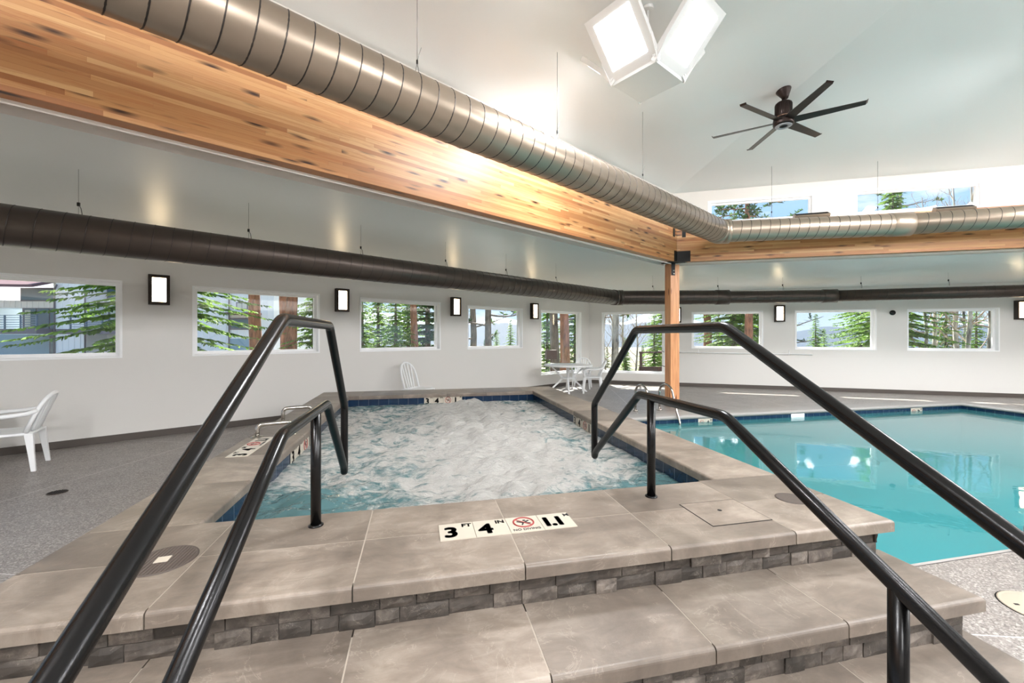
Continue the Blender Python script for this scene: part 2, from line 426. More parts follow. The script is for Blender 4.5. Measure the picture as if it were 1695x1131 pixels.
# roofs with eaves
def ringpoly(poly, e, c=(5.1,-1)):
    out = []
    for i in range(6):
        p = V(poly[i]); d = (p-V(c)); out.append(tuple(p + d.normalized()*e*1.155))
    return out
M_roof = mat('brown metal roof', (92,78,74), .5)
E1 = ringpoly(O, 1.37)
b = MB()
for i in range(6):
    j = (i+1) % 6
    for dz in (.0, .16): b.add([(*E1[i], 2.68+dz), (*E1[j], 2.68+dz), (*I[j], 3.46+dz), (*I[i], 3.46+dz)], [(0,1,2,3)])
    b.add([(*E1[i], 2.68), (*E1[j], 2.68), (*E1[j], 2.84), (*E1[i], 2.84)], [(0,1,2,3)])
tag(b.build('roof', M_roof, fixn=False), kind='structure')
E2 = ringpoly(I, .75); b = MB()
for i in range(6):
    j = (i+1) % 6
    for dz in (0, .15): b.add([(*E2[i], 4.52+dz), (*E2[j], 4.52+dz), (APEX[0], APEX[1], 6.2+dz)], [(0,1,2)])
    b.add([(*E2[i], 4.52), (*E2[j], 4.52), (*E2[j], 4.67), (*E2[i], 4.67)], [(0,1,2,3)])
tag(b.build('roof_upper', M_roof, fixn=False), kind='structure')
# floor with pool opening
def polymesh(outer, inners, z, name, m):
    bm = bmesh.new(); es = []
    for loop in [outer]+inners:
        vs = [bm.verts.new((*p, z)) for p in loop]
        for i in range(len(vs)): es.append(bm.edges.new((vs[i], vs[(i+1) % len(vs)])))
    bmesh.ops.triangle_fill(bm, edges=es, use_beauty=True)
    for f in bm.faces:
        if f.normal.z < 0: f.normal_flip()
    me = bpy.data.meshes.new(name); bm.to_mesh(me); bm.free(); me.materials.append(m)
    o = bpy.data.objects.new(name, me); C.objects.link(o); return o
x0, x1, y0, y1 = POOL
lip = .30
fo = [(p[0], p[1]) for p in O]
fl = polymesh(fo, [[(x0-.02, y0-.02), (x1+lip, y0-.02), (x1+lip, y1+lip), (x0-.02, y1+lip)]], 0, 'floor', M_floor)
tag(fl, kind='structure')

# ------------------------------------------------------------------ swimming pool
pool = thing('swimming_pool', 'turquoise indoor swimming pool with navy waterline tile beside the raised hot tub', 'swimming pool', ((x0+x1)/2, (y0+y1)/2, -1.2))
po = pool.location
b = MB(); zf = -1.2
b.add([(x0,y0,zf),(x1,y0,zf),(x1,y1,zf),(x0,y1,zf)], [(0,1,2,3)])
for (ax, ay, bx, by) in ((x0,y0,x1,y0),(x1,y0,x1,y1),(x1,y1,x0,y1),(x0,y1,x0,y0)):
    b.add([(ax,ay,zf),(bx,by,zf),(bx,by,-.26),(ax,ay,-.26)], [(0,1,2,3)])
b.build('basin', M_plaster, pool, off=po, fixn=False)
b = MB()
for (ax, ay, bx, by) in ((x0,y0,x1,y0),(x1,y0,x1,y1),(x1,y1,x0,y1),(x0,y1,x0,y0)):
    b.add([(ax,ay,-.26),(bx,by,-.26),(bx,by,-.05),(ax,ay,-.05)], [(0,1,2,3)])
b.build('waterline_tile', M_blue, pool, off=po, fixn=False)
# bullnose coping on the far and right side, thin concrete lip on the near and left side
b = MB()
def lipprof(n0):   # outward (x), z ; rounded nose over the water
    pr = [(lip, 0)]
    pr += [(.02-.045*math.sin(a), -.045+.045*math.cos(a)) for a in [PI*k/8 for k in range(9)]]
    pr += [(.03, -.095), (lip, -.095)]
    return pr
pr = lipprof(0); sec = []
for (px_, py_, ox, oy) in ((x0, y1, 0, 1), (x1, y1, 1, 1), (x1, y0, 1, 0)):
    sec.append([(px_+ox*q[0], py_+oy*q[0], q[1]) for q in pr])
vs = [p for s_ in sec for p in s_]; n_ = len(pr); fs = []
for i in range(2):
    for k in range(n_-1): fs.append((i*n_+k, i*n_+k+1, (i+1)*n_+k+1, (i+1)*n_+k))
b.add(vs, fs, True)
b.box(((x0+x1)/2, y0-.01, -.03), (x1-x0, .03, .06)); b.box((x0-.01, (y0+y1)/2, -.03), (.03, y1-y0, .06))
b.build('coping', M_poolcope, pool, off=po, fixn=False)
b = MB(); b.box((7.48, y1-.004, -.115), (.32, .014, .13)); b.build('skimmer_mouth', M_white, pool, off=po)
# water surface
b = MB(); b.add([(x0,y0,-.15),(x1,y0,-.15),(x1,y1,-.15),(x0,y1,-.15)], [(0,1,2,3)])
o = b.build('pool_water', M_pool, fixn=False); tag(o, 'still turquoise water filling the swimming pool', 'water', kind='stuff')

# ------------------------------------------------------------------ text
def text_mb(s, size, bold=0, ext=.0006, sp=1.0):
    cu = bpy.data.curves.new('t', 'FONT'); cu.body = s; cu.size = size; cu.extrude = ext; cu.offset = bold; cu.space_character = sp; cu.align_x = 'CENTER'; cu.align_y = 'CENTER'
    o = bpy.data.objects.new('t', cu); C.objects.link(o); bpy.context.view_layer.update()
    me = bpy.data.meshes.new_from_object(o.evaluated_get(bpy.context.evaluated_depsgraph_get()))
    b = MB(); b.add([v.co.copy() for v in me.vertices], [list(p.vertices) for p in me.polygons])
    bpy.data.objects.remove(o); bpy.data.meshes.remove(me); bpy.data.curves.remove(cu); return b
def merge(b, t, M):
    o = len(b.v); b.v += [tuple(M @ V(p)) for p in t.v]; b.f += [[i+o for i in f] for f in t.f]; b.sm += t.sm; b.mi += t.mi
T = Matrix.Translation
def glyph_tile(kind, parent, i, s, M_):
    """one square tile, local x right, y up, z out; i = column"""
    off = T((i*s, 0, 0)); b = MB(); g = .0012
    b.box((0, 0, 0), (s-g*2, s-g*2, .006)); 
    t = b.build('tile', M_tile_w, parent, M=M_ @ off, bevel=.0006, seg=1)
    l = MB(); z = T((0, 0, .0036)); k = s/.1524
    def bold(txt, size, w_, x, y, sp=1.0):
        for q in range(8): merge(l, text_mb(txt, size, 0, .0006, sp), T((x+w_*math.cos(q*PI/4), y+w_*math.sin(q*PI/4)*.8, .0036)))
    if kind in ('3', '4'): bold(kind, .125*k, .0055*k, -.026*k, -.012*k)
    def sup(txt): bold(txt, .042*k, .0015*k, .046*k, .045*k)
    if kind == '3': sup('FT')
    if kind == '4': sup('IN')
    if kind == '1.1':
        bold('1.1', .12*k, .0055*k, -.018*k, -.008*k, .78); merge(l, text_mb('M', .038*k, .0008*k), T((.062*k, .046*k, .0036)))
    if kind == '1':
        bold('1', .125*k, .0055*k, -.03*k, -.012*k); merge(l, text_mb('M', .038*k, .0008*k), T((.05*k, .046*k, .0036)))
    if kind in ('X', 'XT'):
        y_ = .016*k if kind == 'XT' else 0; r_ = .046*k
        # swimmer figure and red ring
        l.bar((-.03*k, y_+.012*k, .0036), (0, y_-.004*k, .0036), .009*k, .001); l.bar((0, y_-.004*k, .0036), (.027*k, y_+.016*k, .0036), .008*k, .001)
        l.bar((0, y_, .0036), (-.012*k, y_-.026*k, .0036), .007*k, .001); l.bar((.004*k, y_, .0036), (.03*k, y_-.014*k, .0036), .007*k, .001)
        l.box((.006*k, y_+.018*k, .0036), (.012*k, .012*k, .001))
        if kind == 'XT': merge(l, text_mb('NO DIVING', .024*k, .0004*k), T((0, -.052*k, .0036)))
        rr = MB(); rr.tube([(r_*math.cos(a), y_+r_*math.sin(a), .0036) for a in [2*PI*q/32 for q in range(32)]], .004*k, 6, closed=True)
        rr.bar((-r_*.7, y_+r_*.7, .004), (r_*.7, y_-r_*.7, .004), .006*k, .001)
        c = rr.build('prohibition_ring', M_red, t, M=M_ @ off); 
    c = l.build('lettering', M_ink, t, M=M_ @ off, fixn=False)
    return t
def marker(kinds, s, loc, M_, label):
    t = thing('depth_marker', label, 'depth marker', loc)
    for i, k in enumerate(kinds): glyph_tile(k, t, i, s, M_)
    return t
RX = lambda a: Matrix.Rotation(a, 4, 'X'); RY = lambda a: Matrix.Rotation(a, 4, 'Y'); RZ = lambda a: Matrix.Rotation(a, 4, 'Z')

# ------------------------------------------------------------------ hot tub
ZT, TR1, TR2 = .55, .367, .183
HX0, HX1, HY0, HY1 = -1.08, 1.90, 2.40, 6.92      # water opening
OX0, OX1, OY0, OY1 = -1.58, 2.387, 1.668, 7.52    # outer coping edge
SLT = .058
tub = thing('hot_tub', 'large raised stone-clad hot tub full of foaming water in the middle', 'hot tub', ((OX0+OX1)/2, (OY0+OY1)/2, 0))
to = tub.location
def slab(bm, x0, x1, y0, y1, zt, th, bev):
    """bev = edges of the top that get a bullnose: set of 'x0','x1','y0','y1'"""
    vs = [bm.verts.new(p) for p in ((x0,y0,zt-th),(x1,y0,zt-th),(x1,y1,zt-th),(x0,y1,zt-th),(x0,y0,zt),(x1,y0,zt),(x1,y1,zt),(x0,y1,zt))]
    for f in ((3,2,1,0),(4,5,6,7),(0,1,5,4),(1,2,6,5),(2,3,7,6),(3,0,4,7)): bm.faces.new([vs[i] for i in f])
    ed = {'y0': (4,5), 'x1': (5,6), 'y1': (6,7), 'x0': (7,4)}; bt = {'y0': (0,1), 'x1': (1,2), 'y1': (2,3), 'x0': (3,0)}
    es = []
    for k in bev:
        es.append(bm.edges.get((vs[ed[k][0]], vs[ed[k][1]])))
    bmesh.ops.bevel(bm, geom=es, offset=.016, segments=4, affect='EDGES', profile=.5)
    es = []
def slabs_obj(rects, zt, name, parent, off, m=M_slab, bevedges=None):
    bm = bmesh.new(); g = .0028
    for (a, b_, c, d, bev) in rects:
        slab(bm, a+(0 if 'x0' in bev else g), b_-(0 if 'x1' in bev else g), c+(0 if 'y0' in bev else g), d-(0 if 'y1' in bev else g), zt, SLT, bev)
    bmesh.ops.recalc_face_normals(bm, faces=bm.faces)
    me = bpy.data.meshes.new(name); 
    for v in bm.verts: v.co -= V(off)
    bm.to_mesh(me); bm.free(); me.materials.append(m)
    o = bpy.data.objects.new(name, me); C.objects.link(o); o.parent = parent; return o
XJ = [OX0, -.923, -.248, .427, 1.102, 1.777, OX1]
rects = []
for i in range(6):
    a, b_ = XJ[i], XJ[i+1]; ex = (['x0'] if i == 0 else [])+(['x1'] if i == 5 else [])
    rects.append((a, b_, OY0, 2.04, ['y0']+ex))
    rects.append((a, b_, 2.04, HY0, ex+(['y1'] if 0 < i < 5 else [])))
    rects.append((a, b_, HY1, OY1, ['y1']+ex+(['y0'] if 0 < i < 5 else [])))
ny = 7
for k in range(ny):
    a = HY0+(HY1-HY0)*k/ny; b_ = HY0+(HY1-HY0)*(k+1)/ny
    rects.append((OX0, HX0, a, b_, ['x0', 'x1'])); rects.append((HX1, OX1, a, b_, ['x0', 'x1']))
slabs_obj(rects, ZT, 'coping', tub, to)
b = MB()
for (a, b_, c, d) in ((OX0+.03, OX1-.03, OY0+.03, HY0-.02), (OX0+.03, OX1-.03, HY1+.02, OY1-.03), (OX0+.03, HX0-.02, HY0-.03, HY1+.03), (HX1+.02, OX1-.03, HY0-.03, HY1+.03)):
    b.box(((a+b_)/2, (c+d)/2, ZT-.0012-.025), (b_-a, d-c, .05))
b.build('grout', M_grout, tub, off=to)
def ledger(mb, P, Q, z0, z1, n, rows, seed, core=True):
    """split face stone from P to Q (2D), outward normal n"""
    rn = random.Random(seed); P = V((*P, 0)); Q = V((*Q, 0)); d = (Q-P); L = d.length; d.normalize(); n = V((*n, 0)); h = (z1-z0)/rows
    for r in range(rows):
        u = -rn.random()*.05
        while u < L:
            w = rn.uniform(.085, .2); a = max(u, 0); e = min(u+w, L); pr_ = rn.uniform(.0, .016)
            if e-a > .01:
                nu, nz = 3, 3; vs = []; fs = []; 
                for iz in range(nz+1):
                    for iu in range(nu+1):
                        edge = iz in (0, nz) or iu in (0, nu)
                        q = pr_ + (rn.uniform(-.001, .002) if edge else rn.uniform(.002, .009))
                        vs.append(P + d*(a+.0012+(e-a-.0024)*iu/nu) + n*q + V((0,0,z0+r*h+.001+(h-.002)*iz/nz)))
                for iz in range(nz):
                    for iu in range(nu):
                        k = iz*(nu+1)+iu; fs.append((k, k+1, k+nu+2, k+nu+1))
                k = len(vs); cs = [0, nu, (nz+1)*(nu+1)-1, nz*(nu+1)]
                for c_ in cs: vs.append(vs[c_] - n*(pr_+.05))
                ring_ = [list(range(0, nu+1)), [nu+(nu+1)*i for i in range(nz+1)], list(range((nz+1)*(nu+1)-1, nz*(nu+1)-1, -1)), [nz*(nu+1)-(nu+1)*i for i in range(nz+1)]]
                for i_ in range(4): fs.append(tuple(ring_[i_][::-1]+[k+i_, k+(i_+1) % 4]))
                mb.add(vs, fs)
            u += w
b = MB(); iz = ZT-SLT; bx0, bx1, by0, by1 = OX0+.075, OX1-.075, OY0+.045, OY1-.075
ledger(b, (bx0,by0), (bx1,by0), TR1, iz, (0,-1), 2, 3); ledger(b, (bx1,by0), (bx1,by1), 0, iz, (1,0), 9, 4)
ledger(b, (bx1,by1), (bx0,by1), 0, iz, (0,1), 9, 5); ledger(b, (bx0,by1), (bx0,by0), 0, iz, (-1,0), 9, 6)
b.build('stone_cladding', M_ledger, tub, off=to, fixn=False)
b = MB()   # core walls
for (a, b_, c, d) in ((bx0+.02,bx1-.02,by0+.02,HY0-.02), (bx0+.02,bx1-.02,HY1+.02,by1-.02), (bx0+.02,HX0-.02,HY0-.03,HY1+.03), (HX1+.02,bx1-.02,HY0-.03,HY1+.03)):
    b.box(((a+b_)/2, (c+d)/2, iz/2), (b_-a, d-c, iz-.004))
b.build('core', M_dark, tub, off=to)
b = MB(); i0, i1, j0, j1 = HX0-.015, HX1+.015, HY0-.015, HY1+.015
for (ax, ay, bx, by) in ((i0,j0,i1,j0),(i1,j0,i1,j1),(i1,j1,i0,j1),(i0,j1,i0,j0)):
    b.add([(ax,ay,.30),(bx,by,.30),(bx,by,iz),(ax,ay,iz)], [(0,1,2,3)])
b.build('waterline_tile', M_blue, tub, off=to, fixn=False)
b = MB()
for (ax, ay, bx, by) in ((i0,j0,i1,j0),(i1,j0,i1,j1),(i1,j1,i0,j1),(i0,j1,i0,j0)):
    b.add([(ax,ay,-.5),(bx,by,-.5),(bx,by,.30),(ax,ay,.30)], [(0,1,2,3)])
b.add([(i0,j0,-.5),(i1,j0,-.5),(i1,j1,-.5),(i0,j1,-.5)], [(0,1,2,3)])
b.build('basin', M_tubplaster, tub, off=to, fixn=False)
# foaming water
nx, nyy = 170, 250; vs = []; fm = []
def smooth(a, b_, x): t = max(0, min(1, (x-a)/(b_-a))); return t*t*(3-2*t)
for j in range(nyy+1):
    for i in range(nx+1):
        x = i0+(i1-i0)*i/nx; y = j0+(j1-j0)*j/nyy
        ex = min(x-i0, i1-x); ey = min(y-j0, j1-y)
        # boil: strong in the middle, jets on the sides
        boil = math.exp(-((x-.75)/.55)**2)*smooth(0, .7, y-j0+.25)
        edge = smooth(0, .35, ex)*smooth(0, .25, ey)
        p = V((x*1.6, y*1.6, 0))
        h = .03*noise.noise(p*1.3) + .024*noise.noise(V((x*3.4+5, y*6.3, 1))) + .013*noise.noise(V((x*9, y*15, 2))) + .008*noise.noise(V((x*18, y*34, 3)))
        h += boil*(.018+.05*abs(noise.noise(V((x*4, y*4, 7)))))
        vs.append((x, y, .392 + h*1.65*(.22+.78*edge)))
        corner = math.exp(-(((x-i0)/.75)**2 + ((y-j0)/.9)**2))*.34 + math.exp(-(((x-i1)/1.15)**2 + ((y-j0)/.62)**2))*.30
        front = math.exp(-((y-j0)/.42)**2)*.13 + math.exp(-((j1-y)/.35)**2)*.16
        fm.append(.21 + boil*.24 - corner - front)
fs = [(j*(nx+1)+i, j*(nx+1)+i+1, (j+1)*(nx+1)+i+1, (j+1)*(nx+1)+i) for j in range(nyy) for i in range(nx)]
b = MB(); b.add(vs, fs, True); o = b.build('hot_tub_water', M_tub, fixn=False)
at = o.data.attributes.new('foam', 'FLOAT', 'POINT'); at.data.foreach_set('value', fm)
tag(o, 'churning white foam and bubbling pale green water filling the hot tub', 'water', kind='stuff')

# steps
st = thing('stone_steps', 'grey-brown stone steps with split-face risers in front of the hot tub', 'steps', (.4, 1.3, 0))
so = st.location
XT = [-1.58, -.923, -.248, .427, 1.05, 1.65, 2.387]
slabs_obj([(XT[i], XT[i+1], 1.314, OY0+.075, ['y0']+(['x0'] if i == 0 else [])+(['x1'] if i == 5 else [])) for i in range(6)], TR1, 'tread', st, so)
slabs_obj([(XT[i], XT[i+1], .96, 1.39, ['y0']+(['x0'] if i == 0 else [])+(['x1'] if i == 5 else [])) for i in range(6)], TR2, 'tread', st, so)
b = MB(); ledger(b, (OX0+.075, 1.36), (OX1-.075, 1.36), TR2, TR1-SLT, (0,-1), 2, 11); ledger(b, (OX1-.075, 1.36), (OX1-.075, 1.70), TR2, TR1-SLT, (1,0), 2, 12)
b.box((.4, 1.56, (TR2+TR1-SLT)/2), (OX1-OX0-.19, .34, TR1-SLT-TR2-.004)); b.build('riser', M_ledger, st, off=so, fixn=False)
b = MB(); ledger(b, (OX0+.075, 1.005), (OX1-.075, 1.005), 0, TR2-SLT, (0,-1), 2, 13); ledger(b, (OX1-.075, 1.005), (OX1-.075, 1.70), 0, TR2-SLT, (1,0), 2, 14)
b.box((.4, 1.36, (TR2-SLT)/2), (OX1-OX0-.19, .68, TR2-SLT-.004)); b.build('riser', M_ledger, st, off=so, fixn=False)
b = MB(); b.box((.4, 1.50, TR1-.0262), (OX1-OX0-.06, .32, .05)); b.box((.4, 1.20, TR2-.0262), (OX1-OX0-.06, .42, .05)); b.build('grout', M_grout, st, off=so)

# depth markers
marker(('3','4','XT','1.1'), .169, (.092+.0845, 2.03, ZT+.0005), RZ(.012), 'long cream depth tile strip on the front tub coping')
marker(('3','4','X','1'), .154, (.072+.077, HY1+.010, .441), RX(PI/2), 'small upright depth tile strip on the far inner wall of the tub')
marker(('3','4','X','1'), .152, (HX1+.010, 5.0-.076, .441), RZ(-PI/2) @ RX(PI/2), 'upright 3 4 no diving tile strip on the right inner wall of the tub')
marker(('3','4','X','1'), .19, (HX0-.010, 3.95+.08, .441), RZ(PI/2) @ RX(PI/2), 'tile depth strip on the left inner wall of the tub behind the rail')
marker(('3','4','XT','1.1'), .16, (-1.40, 3.65+.08, ZT+.0005), RZ(PI/2), 'cream tile strip lying on the left tub coping near the grab bars')
marker(('X','4'), .155, (5.19+.0775, y1-.004, -.165), RX(PI/2), 'small no diving 4 tile pair on the far pool wall near the ladder')
marker(('X','3'), .165, (10.46+.083, y1-.004, -.165), RX(PI/2), 'small no diving 3 tile pair on the far pool wall towards the right corner')

# access hatch, round grates
def grate(loc, label, r=.125, square=True):
    t = thing('round_grate', label, 'grate', loc, group=None)
    b = MB(); b.lathe([(r-.006, 0), (r, 0), (r, .003), (r-.010, .004), (r-.012, .0025)], 40); b.build('ring', M_grate, t)
    b = MB(); b.lathe([(r-.008, .001), (.001, .0016)], 40); b.build('drain_plate', M_gr_dk, t)
    s = MB(); n = 17
    for k in range(n):
        x = -r+.012+(2*r-.024)*k/(n-1); h = math.sqrt(max(1e-4, (r-.008)**2-x*x)); s.box((x, 0, .003), (.0085, 2*h, .003))
    s.build('bars', M_grate, t)
    if square: q = MB(); q.box((0, 0, .0045), (.05, .05, .003), .1); q.build('label_plate', M_tile_w, t, bevel=.001)
    return t
grate((-1.06, 2.04, ZT-.0005), 'round slotted taupe grate with a white centre square on the left front coping')
grate((2.119, 2.02, ZT-.0005), 'round slotted taupe grate on the right front corner of the tub coping', .085, False)
t = thing('access_hatch', 'flush square stone access cover with a dark finger hole on the right front coping', 'hatch', (1.60, 1.945, ZT))
b = MB(); b.box((0, 0, .0008), (.345, .27, .004)); b.build('cover', M_slab, t, bevel=.001)
b = MB(); 
for (cx_, cy_, dx, dy) in ((0,-.137,.351,.003),(0,.137,.351,.0025),(-.174,0,.003,.274),(.174,0,.0025,.274)): b.box((cx_, cy_, .001), (dx, dy, .003))
b.build('gap', M_dark, t)
b = MB(); b.lathe([(.012, .0032), (.001, .0034)], 16, (-.01, .02, 0)); b.build('finger_hole', M_dark, t)

# ------------------------------------------------------------------ handrails
def handrail(x, up, lo, posts, label):
    base = V((x, posts[0][0], posts[0][1]))
    t = thing('handrail', label, 'handrail', base)
    loop = [(x, y, z) for y, z in up] + [(x, y, z) for y, z in lo]
    b = MB(); b.tube(round_path(loop, .035, 5), .0245, 20); b.build('rail', M_black, t, off=base)
    for (y, z0, z1) in posts:
        b = MB(); b.tube([(x, y, z0-.03), (x, y, z1)], .0245, 20); p = b.build('post', M_black, t, off=base)
        b = MB(); b.lathe([(.036, 0), (.036, .004), (.028, .009), (.0255, .010)], 20, (x, y, z0)); b.build('collar', M_black, p, off=base)
    return t
# (y, z) along the loop: floor end of upper rail -> top -> down to the loop -> lower rail -> floor end
slope = .545
def rail_pts(yb, ya, zt, yl, zl0, zl1, yc, yd, zlow):
    up = [(.36, zt-(yb-.36)*slope), (yb, zt), (ya, zt-.002), (yl, zl0), (yl, zl1-.055), (yl-.025, zl1)]
    lo = [(yc, zlow), (yd, zlow+.005), (.36, zlow-(yd-.36)*.515)]
    return up, lo
def full(up, lo): return up[::1], lo[::1]
u_, l_ = rail_pts(1.726, 2.567, 1.562, 3.06, 1.016, .605, 2.502, 1.718, 1.120)
handrail(-.507, [(l_[2][0], l_[2][1])]+[(.36, u_[0][1])]+u_[1:], l_, [(2.25, ZT, 1.115), (.925, 0, .71)], 'black steel handrail over the steps on the left side')
u_, l_ = rail_pts(1.618, 2.404, 1.540, 3.048, .97, .600, 2.367, 1.618, 1.135)
handrail(1.337, [(l_[2][0], l_[2][1])]+[(.36, u_[0][1])]+u_[1:], l_, [(2.228, ZT, 1.125), (.925, 0, .775)], 'black steel handrail over the steps on the right side')

# chrome grab bars on the left coping
def grab(a, b_, h, label):
    a = V(a); b_ = V(b_); t = thing('grab_bar', label, 'grab bar', a)
    m = MB(); m.tube(round_path([a, a+V((0,0,h)), b_+V((0,0,h)), b_], .05, 8), .019, 16); m.build('bar', M_steel, t, off=a)
    for p in (a, b_):
        m = MB(); m.lathe([(.056, 0), (.056, .004), (.03, .012), (.021, .016)], 24, p); m.build('flange', M_steel, t, off=a)
grab((-1.483, 4.325, ZT), (-1.21, 4.42, ZT), .115, 'nearer short stainless grab bar on the left tub coping')
grab((-1.455, 4.98, ZT), (-1.19, 5.07, ZT), .155, 'farther short stainless grab bar on the left tub coping')

# pool ladder
t = thing('pool_ladder', 'stainless two-rail ladder at the far left edge of the pool', 'ladder', (4.45, 7.55, 0)); lo_ = t.location
for x in (4.19, 4.72):
    pts = [(x, 7.56, 0), (x, 7.56, .36)] + [(x, 7.33+.23*math.cos(a), .36+.19*math.sin(a)) for a in [PI*k/10*.82 for k in range(1, 11)]] + [(x, 6.96, .02), (x, 6.88, -.12), (x, 6.88, -1.0)]
    b = MB(); b.tube(round_path(pts, .04, 3), .021, 14); r = b.build('rail', M_steel, t, off=lo_)
    b = MB(); b.lathe([(.05, 0), (.05, .02), (.03, .026), (.022, .03)], 20, (x, 7.56, 0)); b.build('flange', M_steel, r, off=lo_)
for z in (-.19, -.42, -.66):
    b = MB(); b.box((4.455, 6.86, z), (.5, .09, .035)); b.build('step', M_plastic, t, off=lo_, bevel=.006)
# near pool entry rail (lower right)
t = thing('pool_entry_rail', 'grey metal grab rail at the near pool edge, right side of the picture', 'handrail', (4.06, 2.02, 0)); lo_ = t.location
b = MB(); b.tube(round_path([(4.06, 2.02, 0), (4.06, 2.02, .2), (4.06, 1.75, .74), (4.06, 1.95, .82), (4.06, 2.32, .42), (4.06, 2.62, -.05), (4.06, 2.62, -.9)][:2]+[(4.10, 1.9, .44), (4.16, 1.62, .86), (4.16, 1.3, .86), (4.16, 1.3, 0)], .06, 6), .0225, 16)
b.build('rail', M_steelb, t, off=lo_)
b = MB(); b.lathe([(.045, 0), (.045, .012), (.026, .018)], 20, (4.06, 2.02, 0)); b.lathe([(.045, 0), (.045, .012), (.026, .018)], 20, (4.16, 1.3, 0)); b.build('flange', M_steelb, t, off=lo_)
# skimmer lid on the deck
t = thing('skimmer_lid', 'round cream plastic skimmer lid set in the deck beside the steps', 'lid', (3.33, 1.60, 0))
b = MB(); b.lathe([(.165, 0), (.165, .004), (.158, .006), (.15, .004), (.145, .006), (.001, .007)], 40); b.build('cover', M_lid, t)
b = MB(); b.lathe([(.172, .0008), (.166, .0012)], 40); b.build('rim_gap', M_dark, t)
b = MB(); b.box((-.09, .055, .0075), (.022, .012, .002), -.4); b.build('finger_slot', M_dark, t)
t = thing('floor_drain', 'small round dark drain grate in the floor on the left', 'drain', (-3.38, 4.83, 0))
b = MB(); b.lathe([(.075, .0), (.075, .004), (.001, .004)], 24); b.build('plate', M_grate, t)
b = MB(); [b.box((-.06+.02*k, 0, .005), (.008, 2*math.sqrt(.07**2-(-.06+.02*k)**2)-.01, .003)) for k in range(7)]; b.build('slots', M_dark, t)

# ------------------------------------------------------------------ chairs and tables
def chair(name, label, arms=True, top=.84, w=.46, high=False, group=None):
    t = thing(name, label, 'chair', group=group); m = M_plastic; sz = .43
    b = MB(); n = 10; vs = []; fs = []
    for j in range(n+1):
        for i in range(n+1):
            u = i/n*2-1; v = j/n*2-1
            x = v*.22*(1-.04*u*u); y = u*w/2*(1-.06*(v+1)/2); z = sz-.018*(1-u*u)*(1-v*v*.5)+.01*v-(.015 if v > .9 else 0)
            vs.append((x, y, z))
    k0 = len(vs); vs += [(p[0], p[1], p[2]-.012) for p in vs]
    for j in range(n):
        for i in range(n):
            a = j*(n+1)+i; fs.append((a, a+1, a+n+2, a+n+1)); fs.append((k0+a+n+1, k0+a+n+2, k0+a+1, k0+a))
    b.add(vs, fs, True)
    rim = [(.22*math.copysign(min(1, abs(math.cos(a))*1.25), math.cos(a)), w/2*math.copysign(min(1, abs(math.sin(a))*1.25), math.sin(a)), sz-.016) for a in [2*PI*k/32 for k in range(32)]]
    b.tube(rim, .018, 8, closed=True); b.build('seat', m, t)
    for sx, sy in ((1,1),(1,-1),(-1,1),(-1,-1)):
        b = MB(); x0_, y0_ = sx*.2, sy*(w/2-.02); x1_, y1_ = sx*.245, sy*(w/2+.015)
        P0, P1 = V((x0_, y0_, sz-.01)), V((x1_, y1_, 0)); vs = []
        for P, a_, c_ in ((P0, .07, .055), (P0*.45+P1*.55, .05, .042), (P1, .04, .034)):
            for i, j in ((-1,-1),(1,-1),(1,1),(-1,1)): vs.append((P.x+i*a_/2, P.y+j*c_/2, P.z))
        b.add(vs, [(0,1,5,4),(1,2,6,5),(2,3,7,6),(3,0,4,7),(4,5,9,8),(5,6,10,9),(6,7,11,10),(7,4,8,11),(0,3,2,1),(8,9,10,11)]); b.build('leg', m, t, bevel=.005)
    # backrest: arched frame, slats leaning backwards
    def bp(u, z): s_ = (z-sz)/(top-sz); return V((-.205-.15*s_+.04*(u/(w/2))**2*.8, u, z))
    b = MB(); hw = w/2-.01; arch = []
    for k in range(25):
        a = PI*k/24; u = -math.cos(a)*hw*(1.0); z_ = sz+(top-sz)*min(1, (math.sin(a)**.42))
        arch.append(bp(u, z_))
    b.tube(arch, .022, 8, sx=1.0)
    ns = 5 if not high else 4
    for k in range(ns):
        u = (-1+2*(k+1)/(ns+1))*hw; zt_ = sz+(top-sz)*(math.sin(math.acos(abs(u/hw)))**.42)
        q = [bp(u*(.72+.28*i/6), sz+(zt_-sz)*i/6) for i in range(7)]
        b.tube(q, .017, 6, up=(0,1,0), sx=.9)
    b.build('backrest', m, t)
    if arms:
        for sy in (-1, 1):
            y = sy*(w/2+.03)
            pts = [bp(sy*hw, sz+(top-sz)*.58), (-.2, y, .64), (-.05, y+sy*.01, .625), (.12, y+sy*.01, .62), (.205, y, .60), (.225, y-sy*.01, .53), (.215, y-sy*.03, .42)]
            b = MB(); b.tube(round_path(pts, .05, 4), .024, 8, up=(0,1,0), sx=1.1); b.build('arm', m, t)
    return t
c1 = chair('patio_chair', 'white slatted plastic armchair on the far left facing a table')
c1.location = (-4.49, 5.78, 0); c1.rotation_euler = (0, 0, PI+.40)
c2 = dup(c1, (4.46, 10.30, 0), PI-.35, 'white plastic armchair at the right side of the round table by the corner windows')
c3 = dup(c1, (4.55, 11.25, 0), -PI*.66, 'white plastic armchair behind the round table by the corner windows')
c4 = chair('side_chair', 'white high-backed slatted plastic chair alone against the left wall behind the tub', False, .94, .46, True)
c4.location = (-.02, 8.72, 0); c4.rotation_euler = (0, 0, -PI*.22)
